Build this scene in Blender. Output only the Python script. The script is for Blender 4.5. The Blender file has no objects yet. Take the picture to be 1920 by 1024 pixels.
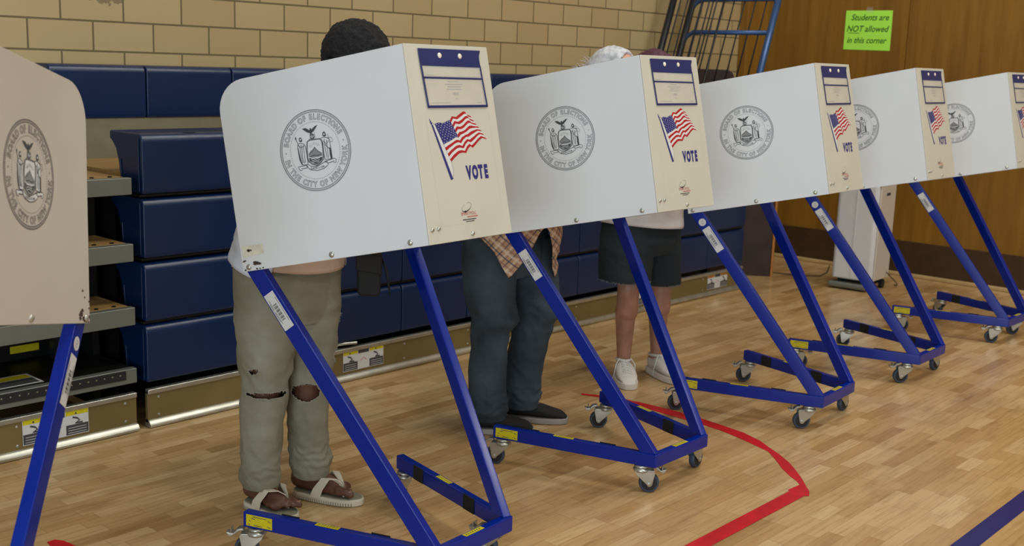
import bpy, bmesh, math, random
from mathutils import Vector, Matrix, noise
PI = math.pi
rnd = random.Random(7)
SC = bpy.context.scene
COL = SC.collection

# ------------------------------------------------------------------ camera
F_PX, PITCH, ROLL, CAM_H, HEAD = 2125.0, .1838, .0346, 1.535, PI / 2 - .8426
cd = bpy.data.cameras.new('camera')
cd.sensor_width = 36.0
cd.lens = F_PX / 1920 * 36
cd.clip_start = .05
cd.clip_end = 200
cd.dof.use_dof = True
cd.dof.focus_distance = 3.75
cd.dof.aperture_fstop = 5.0
cam = bpy.data.objects.new('camera', cd)
COL.objects.link(cam)
_f = Vector((math.cos(HEAD) * math.cos(PITCH), math.sin(HEAD) * math.cos(PITCH), -math.sin(PITCH)))
_r = Vector((math.sin(HEAD), -math.cos(HEAD), 0))
_u = _r.cross(_f)
c_, s_ = math.cos(ROLL), math.sin(ROLL)
R_, U_ = c_ * _r + s_ * _u, c_ * _u - s_ * _r
cam.matrix_world = Matrix(((R_.x, U_.x, -_f.x, 0), (R_.y, U_.y, -_f.y, 0), (R_.z, U_.z, -_f.z, CAM_H), (0, 0, 0, 1)))
SC.camera = cam

# ------------------------------------------------------------------ light
w = bpy.data.worlds.new('world')
SC.world = w
w.use_nodes = True
w.node_tree.nodes['Background'].inputs[0].default_value = (.84, .92, 1.0, 1)
w.node_tree.nodes['Background'].inputs[1].default_value = .30


def area(name, loc, target, sx, sy, power, col):
    l = bpy.data.lights.new(name, 'AREA')
    l.shape = 'RECTANGLE'
    l.size, l.size_y, l.energy, l.color = sx, sy, power, col
    o = bpy.data.objects.new(name, l)
    COL.objects.link(o)
    o.location = loc
    o.rotation_euler = (Vector(target) - Vector(loc)).to_track_quat('-Z', 'Y').to_euler()
    return o


for lx, ly in ((-2, -4), (2.5, -4), (7, -4), (-2, 0.2), (2.5, 0.2), (7, 0.2), (5.5, 2.4)):
    area('ceiling_lamp', (lx, ly, 6.8), (lx, ly, 0), 1.3, .7, {-2: 30, 2.5: 98, 7: 104}.get(lx, 70), (1.0, .95, .82))
area('window_daylight', (-6.0, -3.0, 2.0), (4, 2.0, 1.0), 5.0, 3.6, 430, (.76, .89, 1.0))
area('window_daylight', (3.5, -12, 5.2), (4.5, 4, .6), 7.0, 2.6, 190, (.92, .97, 1.0))

SC.view_settings.view_transform = 'Standard'
SC.view_settings.look = 'None'
SC.view_settings.exposure = -.06
SC.view_settings.gamma = 1.0
SC.view_settings.use_curve_mapping = False


# ------------------------------------------------------------------ materials
def lin(c):
    return tuple(((v / 255) / 12.92 if v / 255 <= .04045 else ((v / 255 + .055) / 1.055) ** 2.4) for v in c) + (1,)


class NT:
    def __init__(s, name):
        s.m = bpy.data.materials.new(name)
        s.m.use_nodes = True
        s.t = s.m.node_tree
        s.b = s.t.nodes['Principled BSDF']

    def n(s, ty, **k):
        nd = s.t.nodes.new(ty)
        for a, v in k.items():
            setattr(nd, a, v)
        return nd

    def l(s, a, b):
        s.t.links.new(a, b)

    def coord(s, kind='Object', scale=(1, 1, 1), loc=(0, 0, 0), rot=(0, 0, 0)):
        tc = s.n('ShaderNodeTexCoord')
        mp = s.n('ShaderNodeMapping')
        mp.inputs['Scale'].default_value = scale
        mp.inputs['Location'].default_value = loc
        mp.inputs['Rotation'].default_value = rot
        s.l(tc.outputs[kind], mp.inputs['Vector'])
        return mp.outputs[0]

    def noise(s, vec, scale, detail=3, rough=.5):
        nz = s.n('ShaderNodeTexNoise')
        nz.inputs['Scale'].default_value = scale
        nz.inputs['Detail'].default_value = detail
        nz.inputs['Roughness'].default_value = rough
        if vec:
            s.l(vec, nz.inputs['Vector'])
        return nz.outputs['Fac']

    def ramp(s, fac, stops):
        r = s.n('ShaderNodeValToRGB')
        while len(r.color_ramp.elements) < len(stops):
            r.color_ramp.elements.new(.5)
        for e, (p, c) in zip(r.color_ramp.elements, stops):
            e.position = p
            e.color = c
        s.l(fac, r.inputs[0])
        return r.outputs[0]

    def mix(s, a, b, fac, mode='MIX'):
        m = s.n('ShaderNodeMix', data_type='RGBA', blend_type=mode)
        for i, v in ((0, fac), (6, a), (7, b)):
            if hasattr(v, 'is_output'):
                s.l(v, m.inputs[i])
            else:
                m.inputs[i].default_value = v
        return m.outputs[2]

    def math(s, op, a, b=0.0):
        m = s.n('ShaderNodeMath', operation=op)
        for i, v in ((0, a), (1, b)):
            if hasattr(v, 'is_output'):
                s.l(v, m.inputs[i])
            else:
                m.inputs[i].default_value = v
        return m.outputs[0]

    def bump(s, h, strength, dist=.01):
        b = s.n('ShaderNodeBump')
        b.inputs['Strength'].default_value = strength
        b.inputs['Distance'].default_value = dist
        s.l(h, b.inputs['Height'])
        s.l(b.outputs[0], s.b.inputs['Normal'])

    def base(s, c):
        if hasattr(c, 'is_output'):
            s.l(c, s.b.inputs['Base Color'])
        else:
            s.b.inputs['Base Color'].default_value = c

    def set(s, **k):
        for a, v in k.items():
            s.b.inputs[a.replace('_', ' ')].default_value = v
        return s


def mat(name, rgb, rough=.5, metal=0., var=.06, vscale=14, bump=0., bscale=60, **k):
    t = NT(name)
    co = t.coord()
    nf = t.noise(co, vscale, 3)
    c = lin(rgb)
    lo = tuple(v * (1 - var * 2) for v in c[:3]) + (1,)
    hi = tuple(min(1, v * (1 + var * 2)) for v in c[:3]) + (1,)
    t.base(t.ramp(nf, [(.3, lo), (.7, hi)]))
    t.set(Roughness=rough, Metallic=metal, **k)
    if bump:
        t.bump(t.noise(co, bscale, 4), bump)
    return t.m


def m_bricks():
    t = NT('glazed_brick')
    tc = t.n('ShaderNodeTexCoord')
    sp = t.n('ShaderNodeSeparateXYZ')
    t.l(tc.outputs['Object'], sp.inputs[0])
    cb = t.n('ShaderNodeCombineXYZ')
    t.l(t.math('ADD', sp.outputs[0], .3048 * 60 - 2.3325), cb.inputs[0])
    t.l(t.math('ADD', sp.outputs[2], .1352 * 20 - 1.6547), cb.inputs[1])
    br = t.n('ShaderNodeTexBrick')
    br.offset, br.offset_frequency, br.squash = .5, 2, 1
    t.l(cb.outputs[0], br.inputs['Vector'])
    for k, v in (('Color1', lin((188, 166, 124))), ('Color2', lin((180, 156, 112))), ('Mortar', lin((112, 98, 70))), ('Scale', 1.0),
                 ('Mortar Size', .0050), ('Mortar Smooth', .25), ('Bias', 0.0), ('Brick Width', .3048), ('Row Height', .1352)):
        br.inputs[k].default_value = v
    co = t.coord()
    n1 = t.noise(co, 2.2, 4)
    c = t.mix(br.outputs[0], (.78, .74, .66, 1), t.math('MULTIPLY', n1, .35), 'MULTIPLY')
    # scuff of old marker on one brick near the left end
    d = t.n('ShaderNodeVectorMath', operation='DISTANCE')
    mp = t.coord(scale=(1, 1, 2.6))
    t.l(mp, d.inputs[0])
    d.inputs[1].default_value = (2.71, 4.96, 1.765 * 2.6)
    k = t.math('MULTIPLY', t.math('LESS_THAN', t.math('ADD', d.outputs['Value'], t.math('MULTIPLY', t.noise(co, 40, 4), .16)), .16), .55)
    c = t.mix(c, lin((70, 62, 50)), k)
    t.base(c)
    t.set(Roughness=.42)
    bp = t.math('SUBTRACT', 1.0, br.outputs['Fac'])
    t.bump(bp, .5, .004)
    return t.m


def m_floor():
    t = NT('maple_floor')
    co = t.coord()
    sp = t.n('ShaderNodeSeparateXYZ')
    t.l(co, sp.inputs[0])
    W = .057
    ry = t.math('DIVIDE', sp.outputs[1], W)
    row = t.math('FLOOR', ry)

    def white(a, b=None):
        cb = t.n('ShaderNodeCombineXYZ')
        t.l(a, cb.inputs[0])
        if b is not None:
            t.l(b, cb.inputs[1])
        wn = t.n('ShaderNodeTexWhiteNoise', noise_dimensions='3D')
        t.l(cb.outputs[0], wn.inputs['Vector'])
        return wn.outputs['Value']
    r1 = white(row)
    ln = t.math('ADD', t.math('MULTIPLY', white(t.math('ADD', row, 91.3)), .5), .38)
    u = t.math('DIVIDE', t.math('ADD', sp.outputs[0], t.math('MULTIPLY', r1, 7.0)), ln)
    idx = t.math('FLOOR', u)
    # every second joint is moved so that board lengths differ inside a row too
    fu = t.math('FRACT', u)
    cut = t.math('ADD', t.math('MULTIPLY', white(idx, row), .5), .25)
    sub = t.math('GREATER_THAN', fu, cut)
    v = white(t.math('ADD', t.math('MULTIPLY', idx, 2.0), sub), row)
    d = t.math('MINIMUM', t.math('ABSOLUTE', t.math('SUBTRACT', fu, cut)), t.math('MINIMUM', fu, t.math('SUBTRACT', 1.0, fu)))
    gapx = t.math('LESS_THAN', t.math('MULTIPLY', d, ln), .0009)
    fy = t.math('FRACT', ry)
    gapy = t.math('LESS_THAN', t.math('MINIMUM', fy, t.math('SUBTRACT', 1.0, fy)), .012)
    gap = t.math('MAXIMUM', gapx, gapy)
    c = t.ramp(v, [(0, lin((170, 132, 84))), (.14, lin((188, 150, 99))), (.6, lin((199, 164, 114))), (1, lin((210, 178, 130)))])
    g = t.noise(t.coord(scale=(2.0, 30, 1)), 2.4, 6, .62)
    c = t.mix(c, lin((132, 92, 50)), t.ramp(g, [(.48, (0, 0, 0, 1)), (.80, (.6, .6, .6, 1))]))
    g2 = t.noise(t.coord(scale=(1.1, 6, 1)), 1.7, 4, .62)
    c = t.mix(c, lin((118, 80, 42)), t.ramp(g2, [(.55, (0, 0, 0, 1)), (.75, (.55, .55, .55, 1))]))
    sm = t.noise(t.coord(scale=(1, 1, 1)), 1.3, 5, .6)
    c = t.mix(c, lin((120, 100, 76)), t.ramp(sm, [(.56, (0, 0, 0, 1)), (.74, (.35, .35, .35, 1))]))
    c = t.mix(c, lin((96, 68, 38)), t.math('MULTIPLY', gap, .5))
    t.base(c)
    t.l(t.ramp(t.noise(co, 3, 4), [(.3, (.16, .16, .16, 1)), (.7, (.30, .30, .30, 1))]), t.b.inputs['Roughness'])
    t.set(Specular_IOR_Level=.5)
    t.bump(t.noise(co, 5, 2), .04, .01)
    return t.m


def m_oak():
    t = NT('oak_veneer')
    g = t.noise(t.coord(scale=(8, 8, .5)), 2.4, 6, .62)
    g3 = t.noise(t.coord(scale=(2.2, 2.2, .5)), 1.6, 4, .6)
    c = t.ramp(g, [(.25, lin((118, 80, 22))), (.5, lin((138, 97, 27))), (.75, lin((150, 108, 35)))])
    c = t.mix(c, lin((104, 66, 20)), t.ramp(g3, [(.5, (0, 0, 0, 1)), (.72, (.5, .5, .5, 1))]))
    t.base(c)
    t.set(Roughness=.38)
    return t.m


def m_ply():
    t = NT('deck_plywood')
    g = t.noise(t.coord(scale=(1.2, 26, 26)), 2.2, 5, .6)
    t.base(t.ramp(g, [(.3, lin((138, 104, 58))), (.55, lin((168, 132, 80))), (.75, lin((186, 152, 98)))]))
    t.set(Roughness=.5)
    return t.m


def m_denim(name, rgb, fade, rough=.85):
    t = NT(name)
    co = t.coord()
    c = t.ramp(t.noise(co, 5, 4), [(.35, lin(rgb)), (.75, lin(fade))])
    c = t.mix(c, (.75, .75, .75, 1), t.math('MULTIPLY', t.noise(t.coord(scale=(1, 1, .25)), 420, 2), .6), 'MULTIPLY')
    t.base(c)
    t.set(Roughness=rough)
    t.bump(t.noise(co, 500, 2), .25, .002)
    return t.m


def m_plaid():
    t = NT('plaid_cotton')
    co = t.coord('UV', rot=(0, 0, .62))
    sp = t.n('ShaderNodeSeparateXYZ')
    t.l(co, sp.inputs[0])

    def band(src, period, off, width):
        fr = t.math('FRACT', t.math('DIVIDE', t.math('ADD', src, off + 10), period))
        return t.math('LESS_THAN', fr, width / period)
    c = t.mix(lin((196, 160, 122)), lin((182, 142, 110)), t.noise(t.coord(), 30, 2))
    for axis in (0, 1):
        s = sp.outputs[axis]
        c = t.mix(c, lin((226, 204, 182)), t.math('MULTIPLY', band(s, .052, .0, .009), .6))
        c = t.mix(c, lin((60, 62, 96)), t.math('MULTIPLY', band(s, .052, .018, .0055), .75))
        c = t.mix(c, lin((142, 96, 84)), t.math('MULTIPLY', band(s, .052, .037, .005), .6))
    t.base(c)
    t.set(Roughness=.85)
    return t.m


def m_clear():
    t = NT('clear_vinyl')
    t.base((.9, .9, .88, 1))
    t.set(Roughness=.12, Alpha=.16)
    t.bump(t.noise(t.coord(), 14, 2), .6, .01)
    return t.m


M = dict(
    brick=m_bricks(), floor=m_floor(), oak=m_oak(), clear=m_clear(),
    panel=mat('white_coroplast', (214, 217, 219), .45, var=.015, vscale=3),
    panel_warmlit=mat('warm_lit_coroplast', (192, 184, 172), .5, var=.02, vscale=3),  # white panel with the warm, dim light on it put into the colour
    cream=mat('cream_plastic', (204, 200, 184), .42, var=.02, vscale=4),
    frame=mat('blue_enamel', (0, 34, 134), .22, var=.04, Specular_IOR_Level=.4),
    seat=mat('navy_seat_plastic', (6, 34, 74), .3, var=.05, vscale=3),
    zinc=mat('zinc_steel', (186, 186, 176), .34, .85),
    galv=mat('galvanised_panel', (128, 110, 68), .48, .35, var=.04, vscale=5),
    alu=mat('aluminium_nose', (128, 132, 124), .42, .5, var=.03, vscale=5),
    darkmetal=mat('black_steel', (20, 20, 18), .45, .3),
    deck=m_ply(),
    riser=mat('beige_riser', (122, 116, 92), .5, var=.04),
    rubber=mat('black_rubber', (28, 28, 28), .7),
    tyre=mat('grey_blue_tyre', (52, 66, 84), .55),
    ink=mat('black_ink', (62, 64, 68), .6, var=0.),
    midink=mat('grey_ink', (132, 134, 136), .6, var=0.),
    white=mat('white_print', (218, 218, 214), .5, var=0.01),
    navy=mat('navy_vinyl', (34, 44, 100), .4, var=.03),
    flagblue=mat('flag_blue_ink', (40, 42, 116), .5, var=0.),
    red=mat('flag_red_ink', (176, 16, 28), .5, var=0.),
    redfaint=mat('red_print', (190, 96, 80), .5, var=0.),
    paper=mat('paper_card', (198, 188, 164), .6, var=.03),
    button=mat('white_snap', (236, 226, 206), .3),
    yellow=mat('yellow_sticker', (206, 192, 22), .45, var=.04, vscale=60),
    label=mat('white_label', (206, 206, 204), .5, var=.02),
    pad=mat('black_felt_pad', (24, 24, 22), .9),
    rust=mat('chipped_brown_paint', (64, 48, 36), .8, var=.3, vscale=200),
    tape=mat('yellowed_tape', (214, 210, 190), .35, var=.06, vscale=40),
    redtape=mat('red_floor_tape', (196, 18, 30), .4, var=.08, vscale=12),
    bluetape=mat('blue_court_paint', (26, 32, 104), .35, var=.06),
    green=mat('neon_green_paper', (182, 255, 84), .6, var=0.0),
    marker=mat('green_marker_ink', (16, 84, 24), .6, var=0.),
    darkbase=mat('dark_rubber_base', (66, 44, 20), .5, var=.1),
    tan=mat('tan_trim', (190, 160, 110), .5),
    tablebrown=mat('dark_brown_laminate', (52, 28, 16), .35, var=.25, vscale=6),
    tableedge=mat('table_edge', (176, 116, 50), .45),
    purifier=mat('white_appliance', (214, 214, 214), .35, var=.01),
    purifside=mat('ivory_appliance', (208, 196, 182), .35, var=.01),
    rail_bluesheen=mat('black_rail_blue_sheen', (54, 84, 130), .3, .4),  # blue reflections on the dark rail are put into this base colour
    railblack=mat('black_rail', (22, 26, 32), .4, .3),
    skin_dark=mat('deep_brown_skin', (98, 62, 46), .5, var=.06, vscale=18),
    skin_pink=mat('fair_pink_skin', (204, 150, 126), .5, var=.06, vscale=18),
    skin_tan=mat('reddish_fair_skin', (158, 114, 92), .5, var=.08, vscale=18),
    hair_black=mat('black_curls', (26, 24, 26), .9, var=.4, vscale=90, bump=1.0, bscale=120),
    hair_grey=mat('silver_hair', (206, 206, 210), .6, var=.14, vscale=34, bump=.3, bscale=60),
    hair_purple=mat('purple_red_hair', (84, 36, 58), .6, var=.3, vscale=60, bump=.6, bscale=90),
    jean_light=m_denim('faded_grey_denim', (124, 120, 98), (154, 151, 132)),
    jean_dark=m_denim('dark_blue_denim', (33, 44, 54), (68, 84, 95)),
    short_dark=m_denim('black_denim', (20, 30, 36), (34, 46, 52)),
    fray=mat('white_threads', (150, 148, 134), .9, var=.1, vscale=200),
    plaid=m_plaid(),
    tee=mat('white_jersey', (222, 219, 220), .8, var=.03, bump=.15, bscale=9),
    beige=mat('pinkish_beige_jersey', (206, 178, 158), .85, var=.03),
    shirtwhite=mat('pale_blue_cotton', (206, 212, 226), .85, var=.03),
    sandal=mat('cream_sandal', (204, 194, 170), .6, var=.04),
    sandalbed=mat('grey_footbed', (136, 132, 112), .8),
    shoeblack=mat('black_mesh_shoe', (24, 24, 25), .8, bump=.3, bscale=300),
    solegrey=mat('grey_sole', (158, 150, 144), .6),
    shoewhite=mat('white_leather_shoe', (216, 210, 202), .5, var=.04),
    bag=mat("black_nylon", (14, 14, 14), .75, var=.1),
    eyewhite=mat('eyeball_white', (230, 226, 218), .25, var=0.),
    iris=mat('dark_iris', (44, 28, 20), .2, var=0.),
    lips=mat('muted_lips', (150, 90, 80), .5, var=0.),
    nail=mat('brown_toenail', (150, 112, 98), .35, var=.02),
    cable=mat('dark_cable', (60, 52, 44), .5),
)


# ------------------------------------------------------------------ mesh helpers
class Fr:
    """A flat working frame: origin, two axes in its plane, and its normal."""
    def __init__(s, o, x, y):
        s.o, s.x, s.y = Vector(o), Vector(x).normalized(), Vector(y).normalized()
        s.n = s.x.cross(s.y).normalized()

    def p(s, u, v, w=0.):
        return s.o + s.x * u + s.y * v + s.n * w


WF = Fr((0, 0, 0), (1, 0, 0), (0, 1, 0))


class MB:
    def __init__(s):
        s.v, s.f, s.mi, s.uv = [], [], [], None

    def add(s, vs, fs, m=0):
        b = len(s.v)
        s.v += [tuple(p) for p in vs]
        s.f += [tuple(i + b for i in f) for f in fs]
        s.mi += [m] * len(fs)
        return s

    def box(s, x0, x1, y0, y1, z0, z1, m=0, fr=WF):
        vs = [fr.p(x, y, z) for z in (z0, z1) for x, y in ((x0, y0), (x1, y0), (x1, y1), (x0, y1))]
        return s.add(vs, [(3, 2, 1, 0), (4, 5, 6, 7), (0, 1, 5, 4), (1, 2, 6, 5), (2, 3, 7, 6), (3, 0, 4, 7)], m)

    def prism(s, pts, w0, w1, fr=WF, m=0):
        n = len(pts)
        vs = [fr.p(u, v, w0) for u, v in pts] + [fr.p(u, v, w1) for u, v in pts]
        return s.add(vs, [tuple(range(n))[::-1], tuple(range(n, 2 * n))] + [(i, (i + 1) % n, n + (i + 1) % n, n + i) for i in range(n)], m)

    def poly(s, pts, w, fr=WF, m=0):
        return s.add([fr.p(u, v, w) for u, v in pts], [tuple(range(len(pts)))], m)

    def line(s, pts, wd, w, fr=WF, m=0, closed=False):
        P = [Vector((a, b)) for a, b in pts]
        n = len(P)
        L, R = [], []
        for i in range(n):
            a = P[i - 1] if (i or closed) else P[i]
            b = P[(i + 1) % n] if (i < n - 1 or closed) else P[i]
            d = (b - a)
            d = d.normalized() if d.length else Vector((1, 0))
            q = Vector((-d.y, d.x)) * wd / 2
            L.append(P[i] + q)
            R.append(P[i] - q)
        vs = [fr.p(a.x, a.y, w) for a in L] + [fr.p(a.x, a.y, w) for a in R]
        k = n if closed else n - 1
        return s.add(vs, [(n + i, n + (i + 1) % n, (i + 1) % n, i) for i in range(k)], m)

    def ring(s, c, r0, r1, w, fr=WF, m=0, n=64):
        vs = []
        for i in range(n):
            a = 2 * PI * i / n
            vs += [fr.p(c[0] + r0 * math.cos(a), c[1] + r0 * math.sin(a), w), fr.p(c[0] + r1 * math.cos(a), c[1] + r1 * math.sin(a), w)]
        return s.add(vs, [(2 * i, 2 * i + 1, (2 * i + 3) % (2 * n), (2 * i + 2) % (2 * n)) for i in range(n)], m)

    def disc(s, c, r, w, fr=WF, m=0, n=20, ry=None):
        ry = ry or r
        return s.poly([(c[0] + r * math.cos(2 * PI * i / n), c[1] + ry * math.sin(2 * PI * i / n)) for i in range(n)], w, fr, m)

    def loft(s, rings, m=0, caps=True, closed=True):
        n = len(rings[0])
        vs = [p for r in rings for p in r]
        fs = []
        k = n if closed else n - 1
        for j in range(len(rings) - 1):
            for i in range(k):
                fs.append((j * n + i, j * n + (i + 1) % n, (j + 1) * n + (i + 1) % n, (j + 1) * n + i))
        if caps:
            fs += [tuple(range(n))[::-1], tuple(range((len(rings) - 1) * n, len(rings) * n))]
        return s.add(vs, fs, m)

    def lathe(s, prof, fr=WF, c=(0, 0), m=0, n=24, caps=True):
        """prof: list of (radius, height along the frame normal)"""
        return s.loft([[fr.p(c[0] + max(r, 1e-5) * math.cos(2 * PI * i / n), c[1] + max(r, 1e-5) * math.sin(2 * PI * i / n), h) for i in range(n)] for r, h in prof], m, caps)

    def tube(s, pts, r, m=0, n=10, caps=True):
        P = [Vector(p) for p in pts]
        rs = r if isinstance(r, (list, tuple)) else [r] * len(P)
        rings, up = [], None
        for i, p in enumerate(P):
            d = ((P[min(i + 1, len(P) - 1)] - P[max(i - 1, 0)])).normalized()
            if up is None:
                up = Vector((0, 0, 1)) if abs(d.z) < .9 else Vector((1, 0, 0))
            a = d.cross(up).normalized()
            up = a.cross(d).normalized()
            rings.append([p + (a * math.cos(2 * PI * k / n) + up * math.sin(2 * PI * k / n)) * rs[i] for k in range(n)])
        return s.loft(rings, m, caps)

    def ball(s, c, r, m=0, rot=None, nu=20, nv=12):
        c = Vector(c)
        r = (r, r, r) if not isinstance(r, (tuple, list)) else r
        rings = []
        for j in range(nv + 1):
            t = PI * j / nv
            ring = []
            for i in range(nu):
                a = 2 * PI * i / nu
                q = Vector((r[0] * math.sin(t) * math.cos(a), r[1] * math.sin(t) * math.sin(a), -r[2] * math.cos(t)))
                if rot:
                    q = rot @ q
                ring.append(c + q)
            rings.append(ring)
        return s.loft(rings, m, True)

    def capsule(s, a, b, ra, rb, m=0, n=16):
        a, b = Vector(a), Vector(b)
        d = (b - a)
        L = d.length
        d.normalize()
        pts, rs = [], []
        for k in range(5):
            t = PI / 2 * (1 - k / 4)
            pts.append(a - d * ra * math.sin(t))
            rs.append(max(1e-4, ra * math.cos(t)))
        for k in range(5):
            t = PI / 2 * k / 4
            pts.append(b + d * rb * math.sin(t))
            rs.append(max(1e-4, rb * math.cos(t)))
        return s.tube(pts, rs, m, n)

    def mesh(s, name):
        me = bpy.data.meshes.new(name)
        me.from_pydata(s.v, [], s.f)
        me.polygons.foreach_set('material_index', s.mi)
        me.validate()
        bm = bmesh.new()
        bm.from_mesh(me)
        bmesh.ops.remove_doubles(bm, verts=bm.verts, dist=1e-6)
        bmesh.ops.recalc_face_normals(bm, faces=bm.faces)
        bm.to_mesh(me)
        bm.free()
        return me

    def obj(s, name, mats, parent=None, loc=None, bevel=0., smooth=False, raw=False, seg=2):
        if raw:
            me = bpy.data.meshes.new(name)
            me.from_pydata(s.v, [], s.f)
            me.polygons.foreach_set('material_index', s.mi)
        else:
            me = s.mesh(name)
        return link(name, me, mats, parent, loc, bevel, smooth, seg)


def link(name, me, mats, parent=None, loc=None, bevel=0., smooth=False, seg=2):
    if not isinstance(mats, (list, tuple)):
        mats = [mats]
    for m_ in mats:
        me.materials.append(m_)
    o = bpy.data.objects.new(name, me)
    COL.objects.link(o)
    if parent:
        o.parent = parent
    if loc:
        o.location = loc
    if bevel:
        b = o.modifiers.new('bevel', 'BEVEL')
        b.width, b.segments, b.limit_method, b.angle_limit = bevel, seg, 'ANGLE', math.radians(40)
        b.harden_normals = False
    if smooth or bevel:
        me.polygons.foreach_set('use_smooth', [True] * len(me.polygons))
        if bevel:
            o.modifiers.new('normals', 'WEIGHTED_NORMAL')
            me.set_sharp_from_angle(angle=math.radians(40))
        elif smooth == 'auto':
            me.set_sharp_from_angle(angle=math.radians(38))
    return o


def recenter(o):
    """Move a top-level mesh's origin to the middle of its base."""
    vs = [v.co for v in o.data.vertices]
    c = Vector(((min(v.x for v in vs) + max(v.x for v in vs)) / 2, (min(v.y for v in vs) + max(v.y for v in vs)) / 2, min(v.z for v in vs)))
    o.data.transform(Matrix.Translation(-c))
    o.location = c
    return o


def tag(o, label, cat=None, group=None, kind=None):
    if label:
        o['label'] = label
    if cat:
        o['category'] = cat
    if group:
        o['group'] = group
    if kind:
        o['kind'] = kind
    return o


def thing(name, label, cat, loc, rz=0., group=None):
    o = bpy.data.objects.new(name, None)
    o.empty_display_size = .1
    COL.objects.link(o)
    o.location = loc
    o.rotation_euler = (0, 0, rz)
    return tag(o, label, cat, group)


KIDS = {}


def copy_tree(o, parent=None):
    c = o.copy()
    COL.objects.link(c)
    c.parent = parent
    for ch in [x for x in ALLOBJ() if x.parent == o]:
        copy_tree(ch, c)
    return c


def ALLOBJ():
    return list(bpy.data.objects)


# ------------------------------------------------------------------ text
_tc = {}


def glyph(txt, size, outline=0., shear=0., bold=0.):
    key = (txt, size, outline, shear, bold)
    if key not in _tc:
        cu = bpy.data.curves.new('t', 'FONT')
        cu.body = txt
        cu.size = size
        cu.align_x = 'CENTER'
        cu.shear = shear
        cu.resolution_u = 3
        if outline:
            cu.fill_mode = 'NONE'
            cu.bevel_depth = outline
            cu.bevel_resolution = 0
            cu.offset = bold
        else:
            cu.offset = bold
        o = bpy.data.objects.new('t', cu)
        COL.objects.link(o)
        bpy.context.view_layer.update()
        me = bpy.data.meshes.new_from_object(o.evaluated_get(bpy.context.evaluated_depsgraph_get()))
        vs = [tuple(v.co) for v in me.vertices]
        fs = [tuple(p.vertices) for p in me.polygons]
        bpy.data.objects.remove(o)
        bpy.data.meshes.remove(me)
        _tc[key] = (vs, fs)
    return _tc[key]


def put_text(mb, fr, txt, u, v, size, w, m=0, xs=1., rot=0., outline=0., shear=0., bold=0., zs=1.):
    vs, fs = glyph(txt, size, outline, shear, bold)
    c, s = math.cos(rot), math.sin(rot)
    out = []
    for x, y, z in vs:
        x *= xs
        out.append(fr.p(u + c * x - s * y, v + s * x + c * y, w + z * zs))
    mb.add(out, fs, m)


# ------------------------------------------------------------------ the setting
WX, WY = 8.559, 4.96
def struct(name, mb, m, bevel=0.):
    return tag(mb.obj(name, m, bevel=bevel), None, kind='structure')


struct('floor', MB().box(-6, WX + .2, -8, WY + .2, -.1, 0), M['floor'])
struct('wall_back', MB().box(-6, 8.24, WY, WY + .2, 0, 6), M['brick'])
mb = MB()
for y0, y1 in ((3.684, 4.885), (2.46, 3.679), (1.23, 2.455), (-6, 1.225)):
    mb.box(WX, WX + .02, y0, y1, .27, 6)
mb.box(WX + .01, WX + .2, -6, 4.9, 0, 6)
struct('wall_right', mb, M['oak'])
struct('trim_1', MB().box(8.24, WX + .2, 4.885, WY + .2, 0, 6), M['oak'], .004)
struct('baseboard_right', MB().box(WX - .012, WX + .015, -6, 4.885, 0, .272), M['darkbase'], .003)
struct('trim_2', MB().box(WX - .05, WX - .012, -6, 4.885, 0, .028), M['tan'], .006)

# floor lines ------------------------------------------------------
up = [(4.105, 3.193), (4.179, 3.059), (4.202, 2.891), (4.21, 2.742), (4.205, 2.579), (4.193, 2.478), (4.172, 2.351), (4.13, 2.248), (4.088, 2.187), (4.035, 2.103), (3.978, 2.029), (3.919, 1.969), (3.856, 1.91), (3.795, 1.86)]
lo_ = [(4.085, 3.177), (4.144, 3.033), (4.141, 2.847), (4.136, 2.692), (4.133, 2.533), (4.123, 2.434), (4.085, 2.299), (4.051, 2.203), (4.034, 2.156), (3.961, 2.078), (3.895, 2.016), (3.843, 1.953), (3.81, 1.906), (3.784, 1.878)]
mb = MB()
for k in range(13):
    mb.poly([up[k], lo_[k], lo_[k + 1], up[k + 1]], .0012)
mb.poly([(3.795, 1.862), (3.784, 1.88), (3.705, 1.885), (3.666, 1.842), (3.705, 1.80), (3.750, 1.822)], .0015)
mb.poly([(3.720, 1.830), (3.692, 1.874), (2.4, 1.874), (2.4, 1.812), (3.690, 1.812)], .0019)
tag(recenter(mb.obj('floor_tape', M['redtape'], raw=True)), 'red tape line on the floor bending round in front of the second booth', 'tape')
mb = MB()
mb.poly([(1.536, 3.262), (1.541, 3.295), (1.567, 3.296), (1.583, 3.269), (1.60, 3.15), (1.60, 3.0), (1.54, 3.0), (1.53, 3.12)], .0014)
tag(recenter(mb.obj('floor_tape', M['redtape'], raw=True)), 'torn red tape end on the floor at the bottom left corner', 'tape')
tag(recenter(MB().box(1.0, 6.5, 1.185, 1.255, 0, .0012).obj('court_line', M['bluetape'])), 'straight dark blue court line at the bottom right of the floor', 'court line', kind='structure')

# ------------------------------------------------------------------ bleachers
NX0, NW = 2.355, .4685


def seat_mesh(wd):
    prof = [(.004, .0), (0, .02), (0, .205), (.004, .222), (.016, .236), (.035, .24), (.245, .24), (.25, .236), (.25, .208), (.236, .200), (.205, .170), (.185, .12), (.175, .06), (.172, .0)]
    mb = MB()
    fr = Fr((0, 0, 0), (0, 1, 0), (0, 0, 1))
    mb.prism(prof, .003, wd - .003, fr)
    return mb


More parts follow.
